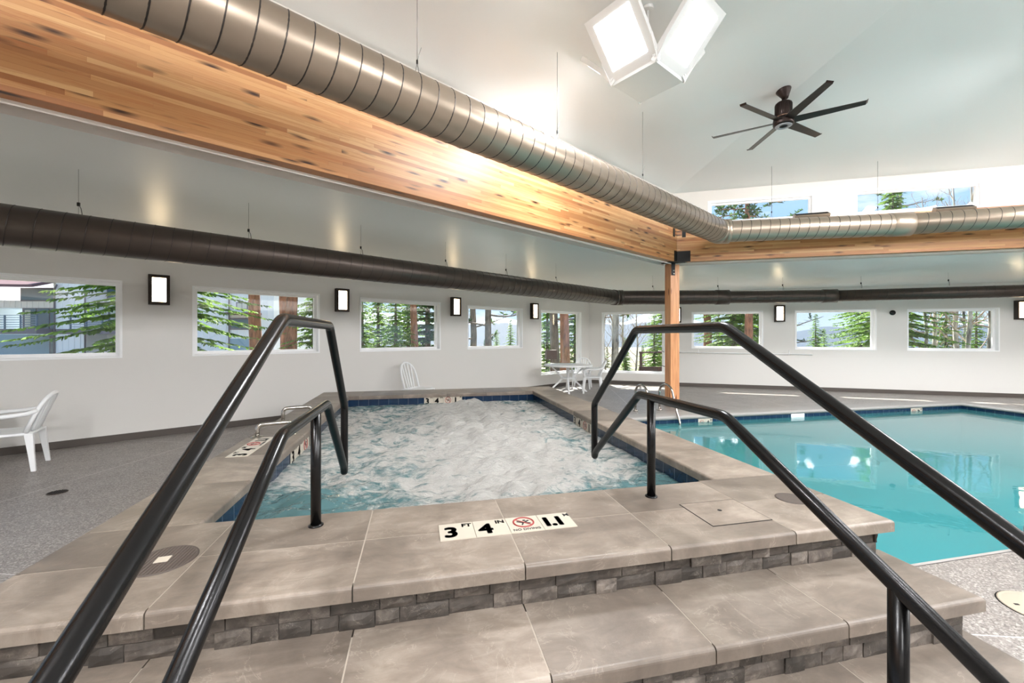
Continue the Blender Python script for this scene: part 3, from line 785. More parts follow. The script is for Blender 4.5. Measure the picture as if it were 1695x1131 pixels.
def table(loc, r, label, rz=0):
    t = thing('patio_table', label, 'table', loc, rz)
    b = MB(); b.lathe([(.001, .70), (r*.9, .70), (r*.97, .685), (r, .69), (r, .715), (r-.015, .725), (.001, .722)], 48); b.build('tabletop', M_plastic, t)
    for k in range(4):
        a = PI/4+PI/2*k; b = MB(); d = V((math.cos(a), math.sin(a), 0)); cr = d.cross(V((0,0,1)))
        f = [(r*.72, .70, .05), (r*.5, .56, .05), (r*.28, .42, .06), (r*.22, .36, .07), (r*.34, .27, .06), (r*.56, .14, .05), (r*.78, .0, .045)]
        vs = []; fs = []
        for i, (q, z, h) in enumerate(f):
            for s1 in (-1, 1):
                for s2 in (-1, 1): vs.append(d*(q+s2*h*.55) + cr*(s1*.022) + V((0,0,z)))
        for i in range(len(f)-1):
            o_ = i*4; fs += [(o_, o_+1, o_+5, o_+4), (o_+2, o_+6, o_+7, o_+3), (o_, o_+4, o_+6, o_+2), (o_+1, o_+3, o_+7, o_+5)]
        fs += [(0,2,3,1), (24,25,27,26)]
        b.add(vs, fs); b.build('leg', M_plastic, t, bevel=.004)
    b = MB(); b.lathe([(.05, .33), (r*.3, .345), (r*.3, .37), (.05, .39)], 24); b.build('hub', M_plastic, t)
table((3.89, 10.62, 0), .64, 'round white plastic table with curved legs by the corner windows', .5)
table((-5.28, 5.62, 0), .62, 'round white plastic table cut off by the left edge', .3)

# ------------------------------------------------------------------ beams, post, bracket
def beam(P, Q, n, label, z0=3.03, z1=3.77, th=.17):
    P = V((*P, 0)); Q = V((*Q, 0)); d = Q-P; L = d.length; a = math.atan2(d.y, d.x)
    t = MB(); # local x along, y = 0..th outward
    sgn = 1 if V((-math.sin(a), math.cos(a), 0)).dot(V((*n, 0))) > 0 else -1
    t.box((L/2, sgn*th/2, (z1-z0)/2), (L, th, z1-z0))
    o = t.build('glulam_beam', M_wood, bevel=.006); o.location = (P.x, P.y, z0); o.rotation_euler = (0, 0, a)
    return tag(o, label, 'beam')
beam((5.21, 7.70), (-4.3, 2.21), nL, 'long knotty glulam beam crossing the top left of the room')
beam((5.21, 7.70), (13.6, 3.371), nI, 'knotty glulam beam running right from the post under the high windows')
beam((-4.05, 2.3), (-4.05, -5), (-1, 0), 'glulam beam on the left side behind the viewer')
t = thing('timber_post', 'square fir post standing at the pool corner under the beams', 'post', (5.25, 7.93, 0))
b = MB(); b.box((0, 0, 1.515), (.21, .21, 3.03)); b.build('shaft', M_post, t, bevel=.006)
b = MB(); b.box((0, 0, .08), (.232, .232, .16)); b.build('base_wrap', mat('brown base wrap', (112,84,62), .5), t, bevel=.003)
t = thing('steel_bracket', 'black steel saddle bracket joining the two beams on top of the post', 'bracket', (5.21, 7.70, 2.9))
for (P, d) in (((5.21, 7.70), V((-.866,-.5,0))), ((5.21, 7.70), V((.8887,-.4586,0)))):
    p = V((P[0], P[1], 3.14)); n_ = V((0,-1,0)); nn = V((d.y, -d.x, 0)); nn = nn if nn.y < 0 else -nn
    b = MB(); b.bar(p+nn*.006, p+d*(.26 if d.x > 0 else .12)+nn*.006, .014, .22); b.build('side_plate', M_bracket, t, off=t.location)
    b = MB(); q = p+V((0,0,.48)); b.bar(q+d*.10+nn*.006, q+d*.17+nn*.006, .012, .17); b.build('side_plate', M_bracket, t, off=t.location)
b = MB(); b.box((0, .09, .13), (.42, .30, .014)); b.build('seat_plate', M_bracket, t)
b = MB(); b.box((-.01, .115, .0), (.085, .012, .26)); b.build('post_strap', M_bracket, t)
for k in (-.03, -.1):
    b = MB(); b.lathe([(.02, 0), (.02, .02), (.001, .022)], 6, (-.01, .108, k), M=RX(PI/2)); b.build('bolt', M_steel, t)

# ------------------------------------------------------------------ spiral ducts
def duct(name, pts, radii, label, m, pitch=.16, trans=(), nseg=28, ridge=.0075, m_s=None):
    """pts = axis polyline; radius per leg"""
    P = [V(p) for p in pts]; t = thing(name, label, 'duct', P[0])
    for i in range(len(P)-1):
        a, b_ = P[i], P[i+1]; r = radii[i]; mb = MB()
        d = (b_-a); L = d.length; d.normalize(); u = d.cross(V((0,0,1))).normalized(); v = u.cross(d)
        mb.tube([a-d*(.02 if i else 0), b_+d*.02], r, 40, cap=(i in (0, len(P)-2)))
        n = int(L/pitch*nseg); hx = []
        for k in range(n+1):
            s_ = k/n*L; an = 2*PI*s_/pitch; hx.append(a+d*s_+(u*math.cos(an)+v*math.sin(an))*(r-.002))
        mb.tube(hx, ridge, 5, cap=False, mi=1)
        mb.build('pipe', [m, m_s], t, off=P[0], fixn=False)
        if i < len(P)-2:   # elbow collar
            d2 = (P[i+2]-b_).normalized(); rr = max(r, radii[i+1])
            col = MB(); col.tube([b_-d*.17, b_-d*.16, b_-d*.02, b_+d2*.02, b_+d2*.16, b_+d2*.17], [r, rr+.012, rr+.010, rr+.010, rr+.012, radii[i+1]], 40, cap=False)
            col.build('elbow', m, t, off=P[0], fixn=False)
    return t
M_seam = mat('duct seam', (62,56,52), .45, .6)
ZA = 3.46
A0, A1, A2, A3 = V((-3.55, 1.545, ZA)), V((5.52, 6.82, ZA)), V((8.26, 5.70, ZA)), V((13.4, 2.78, ZA))
dA = duct('spiral_duct', [A0, A1, A2, A3], [.215, .195, .18], 'pewter spiral air duct running along the big glulam beam', M_duct, ridge=.006, m_s=M_seam)
ZD = 2.49
B0, B1, B2_, B3, B4 = V((-5.9, 3.19, ZD)), V((5.0, 10.0, ZD)), V((7.6, 9.31, ZD)), V((9.95, 8.42, ZD)), V((15.2, 5.14, ZD))
dB = duct('spiral_duct', [B0, B1, B2_, B3, B4], [.187, .18, .155, .135], 'dark brown spiral air duct hung low along the outer walls', M_ductd, ridge=.0055, m_s=M_seam)
# registers on top of the upper duct right leg
dr = (A3-A2).normalized(); perp = V((-dr.y, dr.x, 0))
def register(c, L, label):
    t = thing('duct_register', label, 'air register', c); a = math.atan2(dr.y, dr.x)
    b = MB(); b.box((0, 0, 0), (L, .12, .07), a, M=RZ(a) @ RX(.5)); b.build('housing', M_duct, t, bevel=.004)
    s = MB(); [s.box((0, 0, 0), (L-.04, .004, .01), M=RZ(a) @ RX(.5) @ T((0, -.04+.02*k, .036))) for k in range(5)]; s.build('louvre', M_bracket, t)
register((7.05, 6.31, 3.715), .56, 'grey sheet-metal register on top of the duct under the first high window')
register((9.05, 5.40, 3.70), .55, 'grey sheet-metal register on top of the duct under the second high window')
# hanger cables
def ring_z(x, y):
    wl = 8.137-(-.5*x+.866*y); wr = (nR[0]*O[0][0]+nR[1]*O[0][1])-(nR[0]*x+nR[1]*y); return ZW+(ZB-ZW)*min(wl, wr)/3.99
def up_z(x, y):
    pl = nL[0]*I[0][0]+nL[1]*I[0][1]; pr2 = nI[0]*I[0][0]+nI[1]*I[0][1]; wl = pl-(nL[0]*x+nL[1]*y); wr = pr2-(nI[0]*x+nI[1]*y)
    al = pl-(nL[0]*APEX[0]+nL[1]*APEX[1]); ar = pr2-(nI[0]*APEX[0]+nI[1]*APEX[1])
    return ZU+(APEX[2]-ZU)*min(wl/al, wr/ar)
def hanger(x, y, z0, zt, label, grp, r=.0025, rr=.2, d=V((1,0,0))):
    t = thing('hanger_cable', label, 'hanger cable', (x, y, z0), group=grp)
    b = MB(); b.tube([(0,0,.13), (0,0,zt-z0)], r, 6); b.tube([(0,0,.13), (-.018,0,.02), (-.03,0,-.01)], r, 6); b.tube([(0,0,.13), (.018,0,.02), (.03,0,-.01)], r, 6)
    b.tube([(0,0,.13), (.015,.01,.2), (.035,.02,.27)], r*.9, 6); b.build('wire', M_cable, t)
    b = MB(); b.box((0,0,.13), (.016,.012,.032)); b.build('clamp', M_bracket, t, bevel=.002)
da = (A1-A0).normalized()
def onl(a, d, x): return a + d*((x-a.x)/d.x)
lab = ['first from the left', 'second from the left', 'third from the left']
for x, s_ in ((-.02, 'nearest wire cable dropping to the upper duct, left of the lamp'), (1.52, 'thin wire cable dropping to the upper duct, left below the lamp'), (3.12, 'thin wire cable dropping to the upper duct near the hip of the ceiling')):
    q = onl(A0, da, x); hanger(q.x, q.y, ZA+.215, up_z(q.x, q.y)+.005, s_, 'cables holding the upper duct')
d2 = (A2-A1).normalized(); q = onl(A1, d2, 6.35); hanger(q.x, q.y, ZA+.195, up_z(q.x, q.y)+.005, 'wire cable in front of the first high window', 'cables holding the upper duct')
q = onl(A1, d2, 7.95); hanger(q.x, q.y, ZA+.19, up_z(q.x, q.y)+.005, 'wire cable in front of the second high window', 'cables holding the upper duct')
db = (B1-B0).normalized(); k = 0
names = ['above the first wall lamp from the left', 'above the second window from the left', 'above the third window from the left', 'above the third wall lamp from the left', 'above the fourth window from the left', 'above the fourth wall lamp from the left']
for x, nm in zip((-3.23, -2.02, -.83, .43, 1.63, 2.91), names):
    q = onl(B0, db, x); z = ring_z(q.x, q.y)+.004; t = thing('hanger_cable', 'short duct hanger loop '+nm, 'hanger cable', (q.x, q.y, ZD+.185), group='short hangers of the lower duct')
    b = MB(); b.tube([(0,0,0), (0,0,z-ZD-.185)], .0015, 5); b.tube([(0,0,.1), (.02,0,.06), (.03,0,.0)], .004, 6); b.build('wire', M_cable, t); b = MB(); b.box((0,0,.1), (.02,.015,.035)); b.build('clamp', M_bracket, t)
for (x, leg, nm) in ((5.9, (B1, B2_), 'left of the timber post'), (7.5, (B1, B2_), 'just right of the timber post'), (8.95, (B2_, B3), 'above the wall lamp right of the post'), (10.5, (B3, B4), 'above the window with the mountain view'), (11.9, (B3, B4), 'above the window with the birches')):
    q = onl(leg[0], (leg[1]-leg[0]).normalized(), x); z = ring_z(q.x, q.y)+.004; t = thing('hanger_cable', 'short duct hanger loop '+nm, 'hanger cable', (q.x, q.y, ZD+.17), group='short hangers of the lower duct')
    b = MB(); b.tube([(0,0,0), (0,0,z-ZD-.17)], .0015, 5); b.tube([(0,0,.12), (.03,0,.06), (.03,0,.0)], .004, 6); b.build('wire', M_cable, t); b = MB(); b.box((0,0,.12), (.02,.015,.04)); b.build('clamp', M_bracket, t)

# ------------------------------------------------------------------ lamps
def sconce(pt, u, z0, z1, label, ang):
    p = pt(u, z0, 0); t = thing('wall_sconce', label, 'wall lamp', p, ang, group=None)
    h = z1-z0; w_ = .245; d_ = .10
    b = MB(); b.box((0, -.008, h/2), (w_, .016, h)); fr_ = .042
    for (cx_, cz, dx, dz) in ((0, fr_/2, w_, fr_), (0, h-fr_/2, w_, fr_), (-w_/2+fr_/2, h/2, fr_, h-2*fr_), (w_/2-fr_/2, h/2, fr_, h-2*fr_)): b.box((cx_, -d_/2-.008, cz), (dx, d_-.016, dz))
    b.build('frame', M_bronze, t)
    b = MB(); b.box((0, -.052, h/2), (w_-2*fr_-.004, .07, h-2*fr_-.004)); b.build('glass_shade', M_sconce, t, bevel=.004)
aL = math.atan2(nL[1], nL[0])-PI/2; aR = math.atan2(nR[1], nR[0])-PI/2
for u, s_ in ((10.48, 'leftmost glowing bronze-framed wall lamp'), (7.80, 'glowing bronze-framed wall lamp between the second and third left windows'), (5.17, 'glowing bronze-framed wall lamp right of the window with green spruces'), (2.54, 'glowing bronze-framed wall lamp nearest the corner on the left wall')): sconce(ptL, u, 1.96, 2.40, s_, aL)
for u, s_ in ((2.60, 'glowing wall lamp half hidden behind the timber post'), (5.27, 'glowing bronze-framed wall lamp in the middle of the right wall'), (10.33, 'glowing bronze-framed wall lamp at the right edge')): sconce(ptR, u, 1.89, 2.35, s_, aR)
# speaker
p = ptR(7.83, 2.1, 0); t = thing('wall_speaker', 'small round black wall speaker between two windows of the right wall', 'speaker', p, aR)
b = MB(); b.lathe([(.065, 0), (.065, .02), (.055, .032), (.001, .036)], 28, M=RX(PI/2)); b.build('grille', M_black, t)
# rescue pole with hook, on the right wall
p = ptR(2.6, 1.0, 0); t = thing('rescue_pole', 'long white rescue pole with black hook loop mounted on the right wall', 'rescue pole', p, aR)
b = MB(); b.tube([(-.35, -.05, .01), (3.45, -.05, -.01)], .013, 8); b.build('pole', M_plastic, t)
b = MB(); b.tube([(-.35+.0, -.05, .01)]+[(-.42-.26*math.sin(a), -.06, -.18+.22*math.cos(a)) for a in [PI*k/12 for k in range(13)]]+[(-.25, -.06, -.45)], .009, 8); b.build('hook', M_black, t)
for x in (.6, 2.9): b = MB(); b.tube([(x, 0, .09), (x, -.03, .06), (x, -.06, .0), (x, -.04, -.03), (x, 0, -.02)], .008, 6); b.build('bracket', M_plastic, t)

def pendant(loc, rz, label):
    t = thing('petal_pendant', label, 'ceiling lamp', loc, rz, group='square petal ceiling lamps'); s_ = .25; L = .60; th = math.radians(46)
    b = MB(); b.box((0,0,.03), (s_*2, s_*2, .06)); b.build('housing', M_lamp, t, bevel=.004)
    for k in range(4):
        R_ = RZ(k*PI/2) @ T((s_, 0, .02)) @ RY(-th)
        def bxx(c, d, name, m, par, bev=.003):
            q = MB(); q.box(c, d); return q.build(name, m, par, M=R_, bevel=bev)
        pn = bxx((L/2+.01, 0, .035), (L, .56, .05), 'panel', M_lamp, t)
        bxx((L/2+.02, 0, .0085), (L-.16, .40, .005), 'diffuser', M_led, pn, .001)
        al = bpy.data.lights.new('led_light', 'AREA'); al.shape = 'RECTANGLE'; al.size = L-.18; al.size_y = .38; al.energy = 23; al.spread = math.radians(124); al.color = (.97, .975, 1)
        lo = bpy.data.objects.new('led_light', al); C.objects.link(lo); lo.parent = pn; lo.matrix_local = R_ @ T((L/2+.02, 0, .004))
        for sy in (-1, 1):
            q = MB(); q.add([(-.02, sy*.27, -.02), (.22, sy*.285, .01), (.22, sy*.285, .055), (-.02, sy*.27, .04), (-.02, sy*.265, -.02), (.22, sy*.28, .01), (.22, sy*.28, .055), (-.02, sy*.265, .04)], [(0,1,2,3),(7,6,5,4),(0,4,5,1),(1,5,6,2),(2,6,7,3),(3,7,4,0)])
            q.build('side_bracket', M_lamp, t, M=R_)
    return t
def pend_full(loc, rz, label):
    t = pendant(loc, rz, label); zc = up_z(loc[0], loc[1]) if loc[1] > -.5 else 5.4
    b = MB(); b.tube([(0,0,.05), (0,0,zc-loc[2])], .012, 8); b.lathe([(.06, zc-loc[2]-.03), (.06, zc-loc[2]+.01)], 20); b.build('stem', M_lamp, t); return t
zp = 4.10; rzp = math.radians(27)
pend_full((2.30, 3.90, zp), rzp, 'white petal-shaped ceiling lamp with square glowing panels at the top centre')
for loc in ((9.6, 2.0, 4.2), (3.0, -4.2, 4.4), (9.5, -4.0, 4.3), (-2.3, -.8, 4.1), (6.2, -1.2, 4.7), (.2, -5.0, 4.2), (12.0, 1.0, 4.1), (7.8, 2.4, 4.4), (1.4, -2.0, 4.4), (7.2, -2.8, 4.6), (11.4, -3.2, 4.2)):  # unseen copies of the lamp, added as fill to brighten the room
    pend_full(loc, rzp, 'added petal-shaped fill lamp, unseen outside the picture')
# fan
fx, fy = 5.03, 4.93; zc = up_z(fx, fy)
t = thing('ceiling_fan', 'dark bronze six-blade ceiling fan hanging from the white sloped ceiling', 'ceiling fan', (fx, fy, 4.47))
g = (Matrix.Identity(3)); 
nrm = V((nL[0]*.19, nL[1]*.19, 1)).normalized() if True else None
hz = zc-4.47
Mt = nrm.to_track_quat('Z', 'Y').to_matrix().to_4x4()
b = MB(); b.lathe([(.035, -.13), (.05, -.10), (.085, -.03), (.095, -.008), (.095, .004)], 28, (0,0,hz), M=Mt); b.build('canopy', M_fanm, t)
b = MB(); b.tube([(0,0,.25), (0,0,hz-.08)], .022, 14); b.build('downrod', M_fanm, t)
b = MB(); b.lathe([(.03, .335), (.085, .33), (.103, .315), (.103, .13), (.09, .12)], 28)
for k in range(28): a = 2*PI*k/28; b.box((.104*math.cos(a), .104*math.sin(a), .22), (.008, .009, .16), a)
b.build('motor', M_fanm, t)
b = MB(); b.lathe([(.10, .117), (.112, .117), (.112, .124), (.10, .124)], 28); b.build('trim_ring', mat('copper ring', (190,150,128), .35, .7), t)
b = MB(); b.lathe([(.1, .115), (.125, .105), (.13, .08), (.13, .02), (.118, .005), (.1, .0)], 32); b.build('hub', M_fanm, t)
b = MB(); b.lathe([(.105, .0), (.1, -.006), (.052, -.007), (.05, .0)], 32); b.build('hub_ring', mat('hub ring', (170,170,176), .35, .3), t)
b = MB(); b.lathe([(.05, -.004), (.03, -.012), (.001, -.014)], 20); b.build('sensor_cap', M_dark, t)
for k in range(6):
    a = math.radians(15+60*k); b = MB(); nn = 10; vs = []; fs = []
    for i in range(nn+1):
        r_ = .10+.80*i/nn; cw = (.118-.03*i/nn)/2; tl = -math.radians(17-8*i/nn); up_ = 0.004*i/nn
        for (s1, s2) in ((-1,-1),(1,-1),(1,1),(-1,1)):
            c_ = s1*cw; vs.append(V((r_, c_*math.cos(tl), .06+c_*math.sin(tl)+s2*.004+up_)))
    for i in range(nn):
        for q in range(4): p_ = (q+1) % 4; fs.append((i*4+q, i*4+p_, i*4+4+p_, i*4+4+q))
    fs += [(3,2,1,0), (nn*4, nn*4+1, nn*4+2, nn*4+3)]
    b.add(vs, fs); bl = b.build('blade', M_blade, t, M=RZ(a))
    b = MB(); b.add([(.895,-.044,.068),(.895,.044,.055),(.915,.046,.076),(.915,-.04,.088),(.901,-.044,.068),(.901,.044,.055),(.921,.046,.076),(.921,-.04,.088)], [(0,1,2,3),(7,6,5,4),(0,4,5,1),(1,5,6,2),(2,6,7,3),(3,7,4,0)])
    b.build('winglet', M_fanm, bl, M=RZ(a))

# ------------------------------------------------------------------ outside
fw = V((math.sin(math.radians(12.5)), math.cos(math.radians(12.5)), 0)); rt = V((fw.y, -fw.x, 0))
def gz(r):   # terrain falls away from the building
    if r < 14: return -.45
    if r < 80: return -.45-(r-14)*.075
    return -5.4-(r-80)*.02
def leafmat(name, c1, c2):
    m = mat(name, c1, .7); w = N(m); g = w.n('ShaderNodeNewGeometry'); c = w.ramp(g.outputs['Random Per Island'], [(0, c2), (.6, c1), (1, tuple(min(255, int(q*1.18)) for q in c1))])
    w.l(c, w.b.inputs['Base Color'])
    # needles let light through
    t = w.n('ShaderNodeBsdfTranslucent'); w.l(c, t.inputs[0]); mx = w.n('ShaderNodeMixShader'); mx.inputs[0].default_value = .45
    out = m.node_tree.nodes['Material Output']; w.l(w.b.outputs[0], mx.inputs[1]); w.l(t.outputs[0], mx.inputs[2]); w.l(mx.outputs[0], out.inputs[0]); return m
M_needle = leafmat('spruce needles', (124,158,66), (62,94,42)); M_needle2 = leafmat('dark pine needles', (78,108,58), (40,66,40))
def barkmat(name, a, b_, s):
    m = mat(name, a, .85); w = N(m); n = w.noise(w.map(w.co(), (1,1,.25)), s, 6, .7); w.l(w.ramp(n, [(.35, b_), (.6, a)]), w.b.inputs['Base Color']); w.bump(n, .6, .03); return m
M_barkr = barkmat('red pine bark', (186,128,98), (112,74,58), 9); M_barkg = barkmat('grey bark', (150,136,122), (92,82,74), 9)
M_aspen = barkmat('aspen bark', (214,206,192), (70,62,56), 5); M_twig = mat('bare twig', (168,148,126), .8)
def spray(b, p, d, L, wd, rn, n=2):
    """needle-covered twig: flat tapering blades"""
    d = d.normalized(); s_ = d.cross(V((0,0,1))); s_ = s_.normalized() if s_.length > .01 else V((1,0,0)); u = s_.cross(d)
    for k in range(n):
        a = rn.uniform(-.9, .9); q = s_*math.cos(a)+u*math.sin(a); e = p+d*L
        b.add([p-q*wd*.5, p+d*L*.5-q*wd*.75, e, p+d*L*.5+q*wd*.75, p+q*wd*.5], [(0,1,2,3,4)])
def make_spruce(H, R, seed, step=.26, tw=.2, mt=M_needle, zlo=.06, twn=1.0):
    rn = random.Random(seed); t = thing('spruce_tree', None, None)
    b = MB(); b.tube([(0,0,-.3), (0,0,H*.5), (0,0,H)], [.03+H*.016, .02+H*.008, .01], 8); b.build('trunk', M_barkg, t, fixn=False)
    b = MB(); z = H*zlo
    while z < H*.985:
        f = 1-z/H; L0 = R*(f**.85)+.08; nb = max(5, int(8+2*f)); a0 = rn.random()*6
        for k in range(nb):
            a = a0+2*PI*k/nb+rn.uniform(-.3,.3); L = L0*rn.uniform(.7, 1.12); out_ = V((math.cos(a), math.sin(a), 0)); P = V((0,0,z+rn.uniform(-.1,.1)))
            m = max(3, int(L/(tw*.52)*twn))
            for i in range(m):
                s_ = (i+.6)/m; pos = P + out_*L*s_ + V((0,0, L*(.12*s_-.42*s_*s_+.16*s_**4)))
                dirn = out_ + V((0,0,.1-.6*s_))
                sd2 = V((-out_.y, out_.x, 0)); wl = tw*(1.25-.75*s_)*(.55+.45*min(1, L))
                for sg in (-1, 1):
                    spray(b, pos, dirn*.55+sd2*sg*rn.uniform(.5, 1.1)+V((0,0,rn.uniform(-.5,.02))), wl*rn.uniform(.8,1.5), wl*.26, rn, 1)
                if i % 2: spray(b, pos, dirn, wl*1.1, wl*.3, rn, 1)
        z += step*(.55+.75*f)
    b.build('foliage', mt, t, fixn=False); return t
def branchy(b, p, d, L, r, depth, rn, spread=.6, up=.12):
    pts = [p]; q = p.copy(); dd = d.copy(); n = 5
    for i in range(n):
        dd = (dd+V((rn.uniform(-1,1), rn.uniform(-1,1), rn.uniform(-.6,1)))*.17+V((0,0,up))).normalized(); q = q+dd*L/n; pts.append(q.copy())
    b.tube(pts, [max(.003, r*(1-.75*i/n)) for i in range(n+1)], 5 if r < .05 else 8, cap=False)
    if depth:
        for k in range(rn.randint(3, 5)):
            i = rn.randint(1, n); a = V((rn.uniform(-1,1), rn.uniform(-1,1), rn.uniform(-.1,.7))).normalized()
            branchy(b, pts[i], (dd*.6+a*spread*1.4).normalized(), L*rn.uniform(.4,.65), r*(1-.7*i/n)*.55, depth-1, rn, spread, up)
def make_aspen(H, r, seed, nb=11, lo=.18):
    rn = random.Random(seed); t = thing('aspen_tree', None, None); b = MB(); pts = []; x = y = 0
    for i in range(9): pts.append(V((x, y, H*i/8-.4))); x += rn.uniform(-.07,.07); y += rn.uniform(-.07,.07)
    b.tube(pts, [r*(1-.8*i/8) for i in range(9)], 10); b.build('trunk', M_aspen, t, fixn=False)
    b = MB()
    for k in range(nb):
        z = H*(lo+(.95-lo)*k/nb); i = min(7, int(z/H*8)); p = pts[i].lerp(pts[i+1], z/H*8-i)+V((0,0,.4)); a = rn.random()*6.3
        branchy(b, p, V((math.cos(a), math.sin(a), rn.uniform(.3,.9))).normalized(), (1-z/H)*1.6+.6, r*.3, 2, rn)
    b.build('branches', M_twig, t, fixn=False); return t
def make_pine(H, r, seed, crown=.45, cr=1.7, bark=M_barkr, bare=False):
    rn = random.Random(seed); t = thing('pine_tree', None, None); b = MB(); pts = [V((math.sin(i*1.3+seed)*.05, math.cos(i*1.7)*.05, H*i/8-.4)) for i in range(9)]
    b.tube(pts, [r*(1.08-.8*i/8) for i in range(9)], 12); b.build('trunk', bark, t, fixn=False)
    b = MB(); f = MB(); nb = 17
    for k in range(nb):
        z = H*(crown+(.97-crown)*k/nb); a = k*2.4+rn.random(); L = cr*(1-.55*(z/H-crown)/(1-crown))*rn.uniform(.7,1.15); d = V((math.cos(a), math.sin(a), rn.uniform(-.15,.25)))
        p = V((0,0,z)); q = p; pp = [p]
        for i in range(5): d = (d+V((rn.uniform(-1,1), rn.uniform(-1,1), rn.uniform(-.6,.9)))*.25).normalized(); q = q+d*L/5; pp.append(q.copy())
        b.tube(pp, [.045*(1-.15*i) for i in range(6)], 5, cap=False)
        for i in range(2, 6):
            for _ in range(2): 
                a2 = V((rn.uniform(-1,1), rn.uniform(-1,1), rn.uniform(-.2,.6))).normalized(); b.tube([pp[i], pp[i]+a2*.35], [.012, .004], 4, cap=False)
                if not bare or rn.random() < .25:
                    for __ in range(16): spray(f, pp[i]+a2*rn.uniform(.1,.45), V((rn.uniform(-1,1), rn.uniform(-1,1), rn.uniform(-.4,1))), rn.uniform(.14,.26), .05, rn, 1)
    b.build('branches', bark, t, fixn=False); f.build('foliage', M_needle2, t, fixn=False); return t
def place(first, used, d, lat, label, s=1.0, rz=None, cat='tree', z=None, grp=None):
    """d metres ahead of the viewer, lat metres to the side"""
    p = fw*d+rt*lat; zz = gz(p.length) if z is None else z; rn = random.Random(int(d*91+lat*17)); rz = rn.random()*6.3 if rz is None else rz
    if not used.get(first.name): o = first; used[first.name] = 1; o.location = (p.x, p.y, zz); o.rotation_euler = (0,0,rz); o.scale = (s,)*3
    else: o = dup(first, (p.x, p.y, zz), rz, scale=s)
    tag(o, label, cat, grp)
    if grp is None and 'group' in o: del o['group']
    return o
US = {}
near = make_spruce(9.5, 3.0, 1, .26, .2, twn=1.7); sp_a = make_spruce(8, 1.9, 2, .27, .2); sp_b = make_spruce(6, 1.5, 3, .25, .17); sp_d = make_spruce(11, 2.4, 5, .33, .26, M_needle2)
far = make_spruce(7, 1.5, 6, .5, .42, M_needle2); pine = make_pine(12, .20, 1); pineg = make_pine(11, .16, 2, .2, 2.4, M_barkg, True); asp = make_aspen(9, .10, 3); asp2 = make_aspen(8, .07, 9, 13, .1)
L_ = lambda px, d: (px-847.5)/690*d
